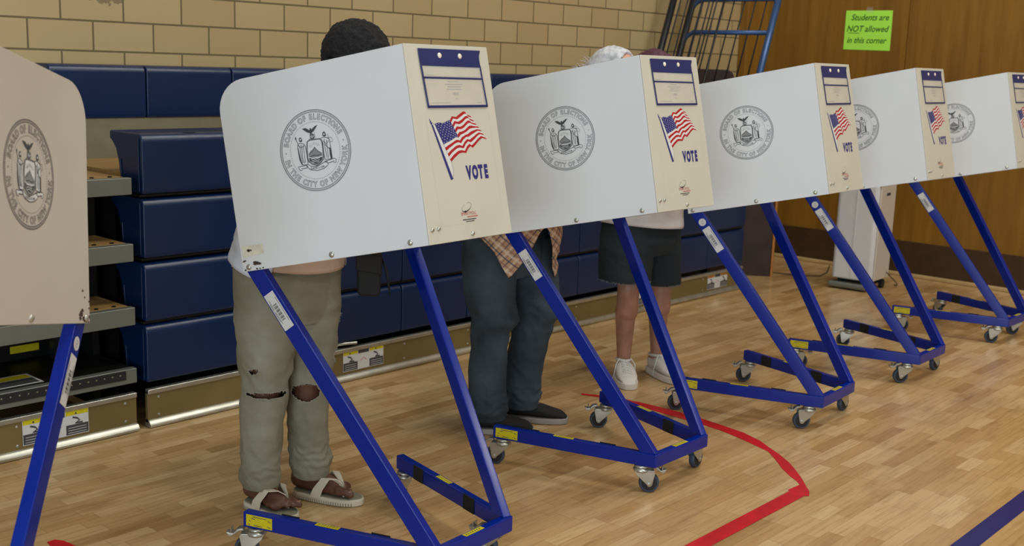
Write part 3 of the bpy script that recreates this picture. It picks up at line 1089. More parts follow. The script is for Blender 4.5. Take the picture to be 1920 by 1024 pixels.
    for u0, u1, v, m_, t in ((-.012, .034, .4885, 3, .0032), (-.032, .027, .496, 4, .0032), (-.020, .017, .5015, 4, .0026)):
        x = u0
        k = 0
        while x < u1:
            l_ = (.0035, .0022, .0048, .003)[k % 4]
            mb.line([(x, -v), (min(x + l_, u1), -v)], t, .0003, PF, m_)
            x += l_ + .0009
            k += 1
    mb.line([(-.1313, -.185), (-.1251, -.5057), (.1507, -.5074), (.1450, -.185)], .0006, .0001, PF, 5)
    mb.obj('printed_poster', [M['flagblue'], M['red'], M['white'], M['redfaint'], M['ink'], M['tape']], fp, raw=True)
    # vinyl pouch with two windows
    po = MB()
    q = dict(TL=(-.1270, -.0123), TR=(.1422, -.0119), HL=(-.1255, -.0600), HR=(.1335, -.0625), BL=(-.1177, -.1769), BR=(.1433, -.1765))
    PO = Fr(FFR.p(0, 0, .0062), FFR.x, FFR.y)
    po.prism([q['TL'], q['HL'], q['HR'], (.1330, -.030), q['TR']][::1], 0, .0016, PO)
    wl = lambda a, c, wd, z=0.0: po.prism([(a[0], a[1]), (c[0], c[1]), (c[0] + wd[0], c[1] + wd[1]), (a[0] + wd[0], a[1] + wd[1])], z, z + .0022, PO)
    wl((-.1255, -.056), (-.1177, -.1769), (.0055, 0))
    wl((.1285, -.056), (.1378, -.1769), (.0062, 0))
    wl((-.1177, -.1705), (.1433, -.1705), (0, -.0068))
    wl((-.1225, -.0905), (.1320, -.0925), (0, -.0052))
    pouch = po.obj('document_pouch', M['navy'], b, bevel=.0006, seg=1)
    mb = MB().prism([(-.116, -.066), (.126, -.067), (.1255, -.090), (-.1145, -.089)], -.0008, .0004, PO)
    mb.prism([(-.113, -.097), (.127, -.098), (.131, -.170), (-.1075, -.170)], -.0008, .0004, PO)
    for x0, x1, v, t in ((-.020, .024, .1035, .0022), (-.034, .042, .1115, .0024), (-.022, .034, .1185, .0024), (-.028, .036, .1255, .0024), (.004, .016, .152, .0018), (-.10, -.018, .1635, .0018), (.095, .120, .1635, .0018), (-.108, -.075, .086, .0018)):
        x = x0
        k = 0
        while x < x1:
            l_ = (.005, .003, .007, .0042)[k % 4]
            mb.line([(x, -v), (min(x + l_, x1), -v)], t, .0008, PO, 1)
            x += l_ + .0012
            k += 1
    for k in range(11):
        mb.line([(-.003 + k * .0022, -.1335), (-.003 + k * .0022, -.1425)], (.0011, .0006)[k % 2], .0008, PO, 1)
    mb.obj('paper_card', [M['paper'], M['midink']], pouch, raw=True)
    MB().prism([(-.121, -.061), (.132, -.062), (.139, -.172), (-.112, -.172)], .0014, .0017, PO).obj('clear_window', M['clear'], pouch)
    for u, v in ((-.0413, -.0307), (.0459, -.0307)):
        MB().lathe([(.0078, .0), (.0078, .0025), (.006, .0045), (.003, .0055)], PO, (u, v), n=20).obj('snap_button', M['button'], pouch, smooth='auto')
    # writing shelf between the side panels
    mb = MB()
    z_ = .035
    qs = [(E_ + UY * z_ + UX * .06), (C_ + UY * z_)]
    a, c = qs
    vs = []
    for dz in (0, -.012):
        for p in (a, c, mir(c), mir(a)):
            i_ = .0075 if p.y < 0 else -.0075
            vs.append((p.x - (.006 if p in (c,) or p.x > -.2 else 0), p.y + i_, p.z + dz))
    mb.add(vs, [(0, 1, 2, 3), (7, 6, 5, 4), (0, 4, 5, 1), (1, 5, 6, 2), (2, 6, 7, 3), (3, 7, 4, 0)])
    mb.obj('writing_shelf', M['panel'], b, bevel=.002)
    # frame: legs, front bar, uprights
    T = .03
    for s in (-1, 1):
        K, H = Vector((-.6858, s * .3574, 0)), Vector((-.0512, s * .1757, 0))
        d = (H - K).normalized()
        up = Vector((0, 0, 1))
        leg = Fr(K, d, up)                         # normal: to -y for s=-1 (outward)
        inw = -1 if s == -1 else 1                 # sign of the inward direction along leg.n
        # leg.n = d x up: points to -y
        Ln = (H - K).length
        w0, w1 = sorted((0, inw * T))
        lo = MB().box(0, Ln, .105, .155, w0, w1, 0, leg).obj('base_leg', M['frame'], b, bevel=.0035)
        pin = inw * (T + .0025)
        for u0 in (.12, .43):
            a0, a1 = sorted((inw * T, pin))
            MB().box(u0, u0 + .062, .107, .1575, a0, a1, 0, leg).obj('rubber_pad', M['pad'], lo)
        # caution stickers: outer face near the rear end, and one on top
        mb = MB()
        out = -inw
        a0, a1 = sorted((0, out * .0006))
        mb.box(.012, .105, .1125, .149, a0, a1, 0, leg)
        of = Fr(leg.p(0, 0, out * .0009), leg.x * (1 if s == -1 else -1), (0, 0, 1))
        sg = 1 if s == -1 else -1
        for (x0, y0, x1, y1) in ((.035, .144, .085, .143), (.03, .1385, .045, .136), (.09, .14, .1, .135), (.022, .13, .028, .128), (.04, .1175, .07, .1165), (.088, .122, .1, .117), (.018, .119, .026, .1165)):
            mb.line([(sg * x0, y0), (sg * x1, y1)], .0022, 0, of, 1)
        mb.obj('caution_sticker', [M['yellow'], M['ink']], lo, raw=True)
        tf = Fr(leg.p(0, .1556, inw * T / 2), leg.x, Vector((0, 0, 1)).cross(leg.x))
        mb = MB().poly([(.25, -.009), (.33, -.009), (.33, .009), (.25, .009)], 0, tf)
        for k in range(7):
            mb.line([(.258 + k * .010, -.004), (.262 + k * .010, .005)], .003, .0003, tf, 1)
        mb.obj('caution_sticker', [M['yellow'], M['ink']], lo, raw=True)
        # upright in the same vertical plane
        top_f = Vector((-.6066, s * .3433, .916))
        q = (top_f - Vector((H.x, H.y, .155)))
        ax = q.normalized()
        un = leg.n if s == -1 else leg.n           # plane normal
        uf = Fr(Vector((H.x, H.y, .155)), ax, leg.n.cross(ax))
        # uf.n = ax x (n x ax) x ... equals the leg normal
        sgn = 1 if uf.y.z < 0 else -1              # width runs back/down from the front edge
        Lu = q.length
        nsgn = 1 if uf.n.dot(leg.n) > 0 else -1
        n0, n1 = sorted((nsgn * inw * .006, nsgn * inw * (.006 + T)))
        # mitre at the foot so that the post ends inside the leg tube
        W_ = .052
        e = ax * 1.0
        k_ = ax.z / max(1e-6, abs(uf.y.z))
        pts = [(0, 0), (Lu + .05, 0), (Lu + .05, sgn * W_), (-.02, sgn * W_)]
        # lower back corner: down to z=.15
        zb = (.15 - .155 - sgn * W_ * uf.y.z) / ax.z
        pts[3] = (zb, sgn * W_)
        upo = MB().prism(pts if sgn > 0 else pts[::-1], n0, n1, uf).obj('upright', M['frame'], b, bevel=.0035)
        # barcode label near the top on the outer face
        o_w = nsgn * -inw
        lw = nsgn * inw * .006 + o_w * .0006
        lf = Fr(uf.p(0, 0, lw), uf.x * (1 if o_w * 1 > 0 else 1), uf.y)
        off = .0004 * o_w
        mb = MB()
        l0, l1 = Lu - .185, Lu - .065
        mb.poly([(l0, sgn * .010), (l1, sgn * .010), (l1, sgn * .047), (l0, sgn * .047)], 0, lf)
        for k in range(15):
            x = l0 + .030 + k * .0036
            mb.poly([(x, sgn * .022), (x + (.0020, .0011, .0026)[k % 3], sgn * .022), (x + (.0020, .0011, .0026)[k % 3], sgn * .036), (x, sgn * .036)], off, lf, 1)
        for (x0, x1, y) in ((.02, .10, .0145), (.022, .062, .040), (.07, .10, .040), (.03, .09, .0435)):
            mb.line([(l0 + x0, sgn * y), (l0 + x1, sgn * y)], .0014, off, lf, 1)
        mb.obj('barcode_label', [M['label'], M['ink']], upo, raw=True)
    fb = MB().box(-.0512 - T, -.0512, -.1757 + .001, .1757 - .001, .105, .155).obj('front_bar', M['frame'], b, bevel=.0035)
    tf = Fr((-.0662, -.04, .1556), (0, 1, 0), (-1, 0, 0))
    mb = MB().poly([(0, -.009), (.085, -.009), (.085, .009), (0, .009)], 0, tf)
    for k in range(7):
        mb.line([(.008 + k * .010, -.004), (.012 + k * .010, .005)], .003, .0003, tf, 1)
    mb.obj('caution_sticker', [M['yellow'], M['ink']], fb, raw=True)
    # tray rails under the side panels carry the shelf
    c0 = caster_parts(b)
    cs = [c0]
    for _ in range(3):
        c = c0.copy()
        COL.objects.link(c)
        c.parent = b
        for ch in [x for x in bpy.data.objects if x.parent == c0]:
            d_ = ch.copy()
            COL.objects.link(d_)
            d_.parent = c
        cs.append(c)
    for c, (x, y) in zip(cs, ((-.655, -.330), (-.655, .330), (-.115, -.172), (-.115, .172))):
        c.location = (x, y, .105)
    b['_n'] = 1
    return b


booth = make_booth()
del booth['_n']
# world pose of every booth, and where each caster trails (rear right, rear left, front right, front left), as world angles
LFT, RGT = math.radians(132), math.radians(-48)
POSES = [
    ((2.3191, 2.1177), -1.4981, (LFT, LFT + .9, RGT, LFT - .5), 'voting booth second from the left, tape residue on its rear corner, ripped-jeans voter behind'),
    ((3.4568, 2.1465), -1.5632, (LFT - .3, LFT, RGT, RGT + .9), 'voting booth with the grey-haired voter in a plaid shirt behind it'),
    ((4.6204, 2.0889), -1.5118, (LFT, LFT, LFT, RGT + .8), 'voting booth with the voter in denim shorts behind it, round sticker on the post'),
    ((5.6864, 2.0967), -1.5491, (RGT, LFT - .2, LFT, RGT + .7), 'unused voting booth in front of the air purifier, second from the right'),
    ((6.9614, 2.0871), -1.5855, (RGT, LFT - 1.2, LFT - .2, LFT), 'farthest voting booth, cut off by the right edge of the picture'),
    ((.6018, 2.0709), -2.1369, (LFT, RGT, LFT, LFT), 'nearest voting booth at the left edge, turned to show its other side, chipped corner'),
]
kids = lambda o: [x for x in bpy.data.objects if x.parent == o]
booths = []
for i, (xy, a, cst, lab) in enumerate(POSES):
    o = booth if i == 0 else copy_tree(booth)
    o.location = (*xy, 0)
    o.rotation_euler = (0, 0, a)
    tag(o, lab, 'voting booth', 'voting booths standing in a row')
    for c, w_ in zip([k for k in kids(o) if k.name.startswith('caster')], cst):
        c.rotation_euler = (0, 0, w_ - a)
    booths.append(o)


def kid(o, name, n=0):
    return [k for k in kids(o) if k.name.split('.')[0] == name][n]


# round number stickers high on some posts
def round_sticker(b, n, s):
    up = kid(b, 'upright', n)
    H = Vector((-.0512, s * .1757, .155))
    T_ = Vector((-.6066, s * .3433, .916))
    ax = (T_ - H).normalized()
    d = (Vector((-.0512, s * .1757, 0)) - Vector((-.6858, s * .3574, 0))).normalized()
    nrm = d.cross(Vector((0, 0, 1)))
    if s > 0:
        nrm = -nrm
    inn = -.006
    y = nrm.cross(ax)
    fr = Fr(H + nrm * (inn + .0007), ax, y)
    sg = 1 if fr.y.z < 0 else -1
    mb = MB()
    Lu = (T_ - H).length
    c = (Lu - .036, sg * .027)
    mb.disc(c, .0165, 0, fr, 0, 24)
    mb.line([(c[0] + .006, c[1] + .004), (c[0] + .006, c[1] - .006), (c[0] - .001, c[1] - .004), (c[0] - .001, c[1] + .004), (c[0] - .008, c[1] + .004), (c[0] - .008, c[1] - .006)], .002, .0004 * (1 if fr.n.dot(nrm) > 0 else -1), fr, 1)
    mb.obj('round_sticker', [M['label'], M['midink']], up, raw=True)


for bi, n, s in ((2, 0, -1), (3, 0, -1), (5, 1, 1)):
    round_sticker(booths[bi], n, s)
# tape residue and rust on the second booth, chipped paint on the first
sp = kid(booths[0], 'side_panel', 0)
MB().poly([(.0075, .0755), (.0802, .0737), (.0826, .0468), (.0114, .0417)], .0006, SN).obj('tape_residue', M['tape'], sp, raw=True)


def blotch(par, fr, spots, name='chipped_paint'):
    mb = MB()
    r_ = random.Random(3)
    for u, v, r in spots:
        n = 9
        mb.poly([(u + r * (.6 + .7 * r_.random()) * math.cos(2 * PI * k / n), v + r * .7 * (.6 + .7 * r_.random()) * math.sin(2 * PI * k / n)) for k in range(n)], .0009 + .0001 * r_.random(), fr)
    mb.obj(name, M['rust'], par, raw=True)


blotch(sp, SN, [(.0503, .0205, .010), (.060, .0185, .006), (.044, .024, .005), (.0085, .030, .004), (.014, .031, .003), (.030, .060, .006), (.038, .060, .004), (.010, .0045, .004), (.05, .004, .004), (.06, .004, .003), (.07, .005, .003)])
sp0 = kid(booths[5], 'side_panel', 1)
for o in (sp0,):
    me = o.data.copy()
    me.materials.clear()
    me.materials.append(M['panel_warmlit'])  # beige carries the warm light falling on this turned side
    o.data = me
blotch(sp0, SF, [(PL - .05, .022, .011), (PL - .043, .03, .006), (PL - .037, .012, .007), (PL - .007, .014, .005), (PL - .006, .05, .003), (PL - .055, .012, .006), (PL - .03, .006, .005), (PL - .02, .004, .004), (PL - .006, .035, .003), (PL - .01, .003, .004), (PL - .03, .06, .003), (PL - .04, .075, .004)])

# ------------------------------------------------------------------ people
def lerp_keys(keys, z):
    """keys: (z, cx, cy, rx, ry, fold) from high to low; smooth interpolation"""
    if z >= keys[0][0]:
        return keys[0][1:]
    for a, b in zip(keys, keys[1:]):
        if b[0] <= z <= a[0]:
            t = (a[0] - z) / max(1e-9, a[0] - b[0])
            t = t * t * (3 - 2 * t) * .5 + t * .5
            return tuple(x * (1 - t) + y * t for x, y in zip(a[1:], b[1:]))
    return keys[-1][1:]


def ring_loft(keys, n=44, step=.01, seed=0., p=2.3, hem=None, arc=None, slant=0., m=0, fold_f=26., mb=None, caps=False, uv=None):
    """Open sleeve of cloth made of level rings; hem(theta) gives the height of the lower edge."""
    z1, z0 = keys[0][0], keys[-1][0]
    k = max(2, int((z1 - z0) / step))
    th = [(-PI + 2 * PI * i / n) if arc is None else arc[0] + (arc[1] - arc[0]) * i / (n - 1) for i in range(n)]
    rings, uvs = [], []
    for j in range(k + 1):
        t = j / k
        ring = []
        for a in th:
            zl = hem(a) if hem else z0
            z = z1 + (zl - z1) * t
            cx, cy, rx, ry, fo = lerp_keys(keys, max(z, z0))
            ca, sa = math.cos(a), math.sin(a)
            e = 2 / p
            x = math.copysign(abs(ca) ** e, ca) * rx
            y = math.copysign(abs(sa) ** e, sa) * ry
            f = 1
            if fo:
                q = noise.noise(Vector((ca * 1.6 + seed, sa * 1.6, z * fold_f * .45)))
                q2 = noise.noise(Vector((ca * .7 + seed, sa * .7 + 5, z * fold_f)))
                q3 = noise.noise(Vector((ca * 1.9 + z * 9 + seed, sa * 1.9 - z * 7, z * fold_f * .55)))
                ridge = (1 - 2.6 * abs(q3)) * .42
                f += fo * (q * .9 + q2 * .7 + ridge + (.35 * math.sin(z * 170 + q * 9 + 3 * sa) if fo >= .12 else 0))
            ring.append(Vector((cx + x * f, cy + y * f, z + slant * x)))
            uvs.append((a * .17, z))
        rings.append(ring)
    mb = mb or MB()
    mb.loft(rings, m, caps, closed=arc is None)
    if uv is not None:
        uv += uvs
    return mb


def skinned(mb, name, m, parent, voxel, smooth=6, cut=None, thick=0.):
    """Fuse the overlapping shapes into one continuous skin."""
    me = mb.mesh('tmp')
    o = bpy.data.objects.new('tmp', me)
    COL.objects.link(o)
    r = o.modifiers.new('r', 'REMESH')
    r.mode, r.voxel_size = 'VOXEL', voxel
    s = o.modifiers.new('s', 'SMOOTH')
    s.iterations, s.factor = smooth, .5
    bpy.context.view_layer.update()
    out = bpy.data.meshes.new_from_object(o.evaluated_get(bpy.context.evaluated_depsgraph_get()))
    bpy.data.objects.remove(o)
    bpy.data.meshes.remove(me)
    if cut:
        bm = bmesh.new()
        bm.from_mesh(out)
        bmesh.ops.delete(bm, geom=[f for f in bm.faces if cut(f.calc_center_median())], context='FACES')
        bm.to_mesh(out)
        bm.free()
    out.name = name
    q = link(name, out, m, parent, smooth=True)
    if parent:
        out.transform(Matrix.Translation(-Vector(parent.location)))
    if thick:
        sm_ = q.modifiers.new('solid', 'SOLIDIFY')
        sm_.thickness, sm_.offset = thick, -1
    return q


def cloth(mb, name, m, parent, uv=None, thick=.003):
    me = bpy.data.meshes.new(name)
    me.from_pydata(mb.v, [], mb.f)
    if uv:
        lay = me.uv_layers.new(name='uv')
        for lp in me.loops:
            lay.data[lp.index].uv = uv[lp.vertex_index] if lp.vertex_index < len(uv) else (mb.v[lp.vertex_index][0], mb.v[lp.vertex_index][2])
    me.transform(Matrix.Translation(-Vector(parent.location)))
    o = link(name, me, m, parent, smooth=True)
    s = o.modifiers.new('solid', 'SOLIDIFY')
    s.thickness, s.offset = thick, 1
    return o


def loc_obj(mb, name, m, parent, root, **k):
    o = mb.obj(name, m, parent, **k)
    o.data.transform(Matrix.Translation(-Vector(root.location)))
    return o


def hand(mb, wrist, d, palm_n, side, curl=.5):
    """palm with four unequal bent fingers and a thumb on its side"""
    wr, d = Vector(wrist), Vector(d).normalized()
    n = Vector(palm_n)
    n = (n - d * n.dot(d)).normalized()
    s = d.cross(n).normalized() * side        # towards the thumb
    R = Matrix((s, d, n)).transposed()
    mb.ball(wr + d * .045, (.040, .052, .0155), rot=R)
    mb.ball(wr + d * .03 + s * .018 + n * .004, (.018, .034, .015), rot=R)
    for k, (off, ln) in enumerate(((.028, .072), (.0095, .080), (-.0095, .075), (-.0275, .060))):
        b = wr + d * (.084 - abs(off - .005) * .25) + s * off
        a1 = curl * .5
        p1 = b + (d * math.cos(a1) + n * math.sin(a1)) * ln * .48
        a2 = curl * 1.35
        p2 = p1 + (d * math.cos(a2) + n * math.sin(a2)) * ln * .30
        a3 = curl * 2.0
        p3 = p2 + (d * math.cos(a3) + n * math.sin(a3)) * ln * .26
        mb.capsule(b - d * .012, p1, .0095, .0085, n=10)
        mb.capsule(p1, p2, .0085, .0078, n=10)
        mb.capsule(p2, p3, .0078, .0068, n=10)
    t0 = wr + d * .026 + s * .030 + n * .006
    t1 = t0 + (d * .72 + s * .62 + n * .25).normalized() * .036
    t2 = t1 + (d * .92 + s * .22 + n * .35).normalized() * .028
    mb.capsule(t0, t1, .012, .0095, n=10)
    mb.capsule(t1, t2, .0095, .008, n=10)


def head_shapes(mb, c, R, neck):
    P = lambda x, y, z: Vector(c) + R @ Vector((x, y, z))
    mb.ball(P(0, .010, .022), (.074, .095, .100), rot=R, nu=28, nv=18)
    mb.ball(P(0, -.02, -.035), (.062, .070, .070), rot=R)
    mb.ball(P(0, -.036, -.072), (.048, .050, .036), rot=R)
    mb.ball(P(0, -.078, -.094), (.020, .016, .016), rot=R)
    mb.ball(P(0, -.078, .030), (.048, .016, .012), rot=R)
    mb.capsule(P(0, -.090, .012), P(0, -.110, -.026), .008, .0125)
    for s in (-1, 1):
        mb.ball(P(s * .012, -.103, -.030), (.009, .010, .008), rot=R)
        mb.ball(P(s * .079, .012, -.008), (.008, .019, .031), rot=R)
        mb.ball(P(s * .045, -.060, -.022), (.026, .024, .028), rot=R)
    mb.ball(P(0, -.088, -.058), (.024, .010, .010), rot=R)
    mb.capsule(P(0, .022, -.05), neck, .058, .066)


def face_parts(body, root, c, R, skin_iris):
    P = lambda x, y, z: Vector(c) + R @ Vector((x, y, z))
    for s in (-1, 1):
        e = MB().ball(P(s * .031, -.080, .004), .0125)
        eo = loc_obj(e, 'eye', M['eyewhite'], root, root, smooth=True)
        loc_obj(MB().ball(P(s * .031, -.0885, .003), (.0062, .0045, .0062), rot=R), 'iris', M['iris'], eo, root, smooth=True)
    loc_obj(MB().ball(P(0, -.0955, -.058), (.022, .005, .0045), rot=R), 'mouth', M['lips'], root, root, smooth=True)


def hair_cap(c, R, r, keep, name, m, root, amp=.006, freq=60, seed=0, voxel=None, nu=90, nv=60):
    """a thick cap of hair around the skull; keep(p) picks the part of the shell that is kept"""
    mb = MB()
    mb.ball((0, 0, 0), r, nu=nu, nv=nv)
    me = mb.mesh(name)
    bm = bmesh.new()
    bm.from_mesh(me)
    bmesh.ops.delete(bm, geom=[f for f in bm.faces if not keep(f.calc_center_median())], context='FACES')
    for v in bm.verts:
        n = v.co.normalized()
        v.co += n * amp * (noise.noise(v.co * freq + Vector((seed, 0, 0))) + .5 * noise.noise(v.co * freq * 2.3))
    bm.to_mesh(me)
    bm.free()
    me.transform(Matrix.Translation(-Vector(root.location)) @ Matrix.Translation(Vector(c)) @ R.to_4x4() @ Matrix.Translation(Vector((0, .010, .018))))
    o = link(name, me, m, root, smooth=True)
    s = o.modifiers.new('solid', 'SOLIDIFY')
    s.thickness, s.offset = .012, -1
    return o


def make_body(root, skin, J):
    mb = MB()
    pel, chest = Vector(J['pelvis']), Vector(J['chest'])
    mid = pel.lerp(chest, .5)
    mb.ball(pel, (.150, .105, .11))
    mb.ball(mid, (.135, .10, .15))
    mb.capsule(pel, chest, .115, .12)
    mb.ball(chest, (.155, .110, .15))
    nk = Vector(J['neck'])
    for s in 'RL':
        sh, el, wr = (Vector(J[k + s]) for k in ('sh', 'el', 'wr'))
        mb.capsule(nk + Vector((0, 0, -.03)), sh, .058, .052)
        mb.capsule(chest, sh, .09, .06)
        mb.capsule(sh, el, .052, .040)
        mb.capsule(el, wr, .041, .027)
        hd = J['hand' + s]
        hand(mb, wr, hd, (0, .1, -1), 1 if s == 'R' else -1, J.get('curl', .5))
        hp, kn, an = (Vector(J[k + s]) for k in ('hp', 'kn', 'an'))
        mb.capsule(hp, kn, .083, .054)
        mb.capsule(kn, kn.lerp(an, .3), .054, .055)
        mb.capsule(kn.lerp(an, .3) + Vector((0, .008, 0)), an, .052, .034)
        toe = Vector(J['toe' + s])
        fd = (toe - Vector((an.x, an.y, toe.z)))
        fd.z = 0
        fdn = fd.normalized()
        heel = Vector((an.x, an.y, .048 + J.get('sole', 0.))) - fdn * .035
        sd = Vector((-fdn.y, fdn.x, 0))
        mb.ball(heel + Vector((0, 0, -.012)), .030)
        mb.capsule(an, heel + Vector((0, 0, .0)), .034, .030)
        base = .022 + J.get('sole', 0.)
        ball_ = Vector((an.x, an.y, base)) + fdn * (fd.length * .68)
        mb.capsule(an + Vector((0, 0, -.022)), ball_ + Vector((0, 0, .008)), .034, .020)
        for q in (-1, 0, 1):
            mb.capsule(heel + Vector((0, 0, -.024)), ball_ + sd * q * .024, .020, .018)
        mir_ = 1 if s == 'L' else -1
        for k in range(0 if J.get('shod') else 5):
            # big toe on the inner side
            off = (.034 - k * .0184) * mir_ * -1
            ln = (.052, .050, .044, .037, .029)[k]
            rr = (.0125, .0080, .0078, .0075, .0073)[k]
            b0 = ball_ + sd * off + fdn * (-.004 - .006 * k)
            mb.capsule(b0, b0 + fdn * ln * .6 + Vector((0, 0, .004)), rr, rr, n=10)
            mb.capsule(b0 + fdn * ln * .6 + Vector((0, 0, .004)), b0 + fdn * ln + Vector((0, 0, -.003)), rr, rr * .92, n=10)
    c, R = Vector(J['head']), J['headR']
    head_shapes(mb, c, R, nk)
    body = skinned(mb, 'body', skin, root, .0042, 2)
    face_parts(body, root, c, R, None)
    return body


def person(label, loc):
    return thing('person', label, 'person', (*loc, 0), 0, None)


def rotx(bow, turn=0., tilt=0.):
    return (Matrix.Rotation(turn, 3, 'Z') @ Matrix.Rotation(bow, 3, 'X') @ Matrix.Rotation(tilt, 3, 'Y'))


def sleeve(a, b, ra, rb, seed=0):
    a, b = Vector(a), Vector(b)
    k = 14
    pts = [a.lerp(b, i / k) for i in range(k + 1)]
    rs = [(ra + (rb - ra) * i / k) * (1 + .07 * noise.noise(Vector((seed, i * .9, 0)))) for i in range(k + 1)]
    return MB().tube(pts, rs, n=20, caps=False)


def jeans(root, hip, legs, m, name='jeans', cut=None, waist=1.0, voxel=.005, thick=0., seed=0):
    mb = MB()
    ring_loft(hip, n=48, step=.012, seed=seed, mb=mb, caps=True)
    for i, L_ in enumerate(legs):
        ring_loft(L_, n=40, step=.007, seed=seed + 3.1 * (i + 1), mb=mb, caps=True, p=2.1)
    return skinned(mb, name, m, root, voxel, 2, cut, thick)


def fringe(root, name, pts, ln, m, par, n_each=1, seed=1):
    """short loose threads along a torn edge"""
    r_ = random.Random(seed)
    mb = MB()
    for p in pts:
        for _ in range(n_each):
            p = Vector(p)
            d = Vector((r_.uniform(-1, 1) * .5, r_.uniform(-1, 1) * .5, -r_.uniform(.5, 1))).normalized() * ln * r_.uniform(.4, 1)
            mb.tube([p, p + d * .5 + Vector((r_.uniform(-1, 1), r_.uniform(-1, 1), 0)) * .001, p + d], .0007, n=4)
    return loc_obj(mb, name, m, par, root)


def shoe(root, an, toe, up_m, sole_m, H=.085, wid=.05, name='shoe', laces=None, back=.052, ahead=.03, sole_h=.028, thick_mid=0.):
    an, toe = Vector(an), Vector(toe)
    fd = Vector((toe.x - an.x, toe.y - an.y, 0))
    L = fd.length + back + ahead
    fdn = fd.normalized()
    o = Vector((an.x, an.y, 0)) - fdn * back
    fr = Fr(o, fdn, Vector((-fdn.y, fdn.x, 0)))
    wf = lambda t: wid * (.66 + .34 * math.sin(PI * min(1, t * 1.5) * .5)) * max(0.0, 1 - max(0, (t - .58) / .44) ** 2.6) ** .5 * max(0.05, 1 - max(0, (.13 - t) / .135) ** 2) ** .5
    n = 26
    rings = []
    for j in range(n + 1):
        t = j / n
        u = t * L
        w_ = max(.004, wf(t))
        # upper profile: high at the ankle, falling to the toe box
        if t < .34:
            h = H * (1 - .08 * math.sin(t / .34 * PI))
        else:
            q = (t - .34) / .66
            h = H * (1 - q) ** 1.15 + .046 * q ** .7 * (1 - max(0, q - .86) * 3.8)
        ring = []
        for k in range(24):
            a = 2 * PI * k / 24
            ca, sa = math.cos(a), math.sin(a)
            yy = math.copysign(abs(ca) ** .8, ca) * w_ * (1 if sa < .3 else 1 - .28 * (sa - .3) * (1 - .5 * t))
            zz = sole_h * .7 + (h - sole_h * .7) * (sa * .5 + .5) ** .9
            ring.append(fr.p(u + (.004 if sa > 0 else 0), yy, zz))
        rings.append(ring)
    mb = MB()
    mb.loft(rings, 0, True)
    s = loc_obj(mb, name, up_m, root, root, smooth=True)
    sb = s.modifiers.new('sub', 'SUBSURF')
    sb.levels = sb.render_levels = 1
    # sole
    pts = []
    m_ = 22
    for j in range(m_ + 1):
        t = j / m_
        pts.append((t * (L + .008) - .004, wf(t) * 1.06 + .002))
    for j in range(m_ + 1):
        t = 1 - j / m_
        pts.append((t * (L + .008) - .004, -wf(t) * 1.06 - .002))
    so = MB()
    so.prism(pts, .001, sole_h, fr)
    so_o = loc_obj(so, 'sole', sole_m, s, root, bevel=.004)
    # collar
    cm = MB()
    cp = [fr.p(.012 + .05 + .052 * math.cos(a) * 1.0, .034 * math.sin(a), H * .97 + .006 * math.cos(a)) for a in [2 * PI * k / 24 for k in range(25)]]
    cm.tube(cp, .007, n=8, caps=False)
    loc_obj(cm, 'collar', up_m, s, root, smooth=True)
    if laces:
        lm_ = MB()
        for k in range(5):
            t = .42 + .075 * k
            q = (t - .34) / .66
            h = H * (1 - q) ** 1.15 + .046 * q ** .7 + .002
            for sgn in (-1, 1):
                lm_.tube([fr.p(t * L, -.022 * sgn, h - .004), fr.p(t * L + .008, 0, h + .002), fr.p(t * L + .016, .022 * sgn, h - .008)], .0025, n=6)
        q = (.40 - .34) / .66
        h = H * (1 - q) ** 1.15 + .01
        for sgn in (-1, 1):
            lm_.tube([fr.p(.40 * L, 0, h), fr.p(.42 * L, .03 * sgn, h + .012), fr.p(.47 * L, .046 * sgn, h - .01), fr.p(.43 * L, .052 * sgn, .045), fr.p(.45 * L, .060 * sgn, .012)], .0025, n=6)
        loc_obj(lm_, 'laces', laces, s, root, smooth=True)
    return s


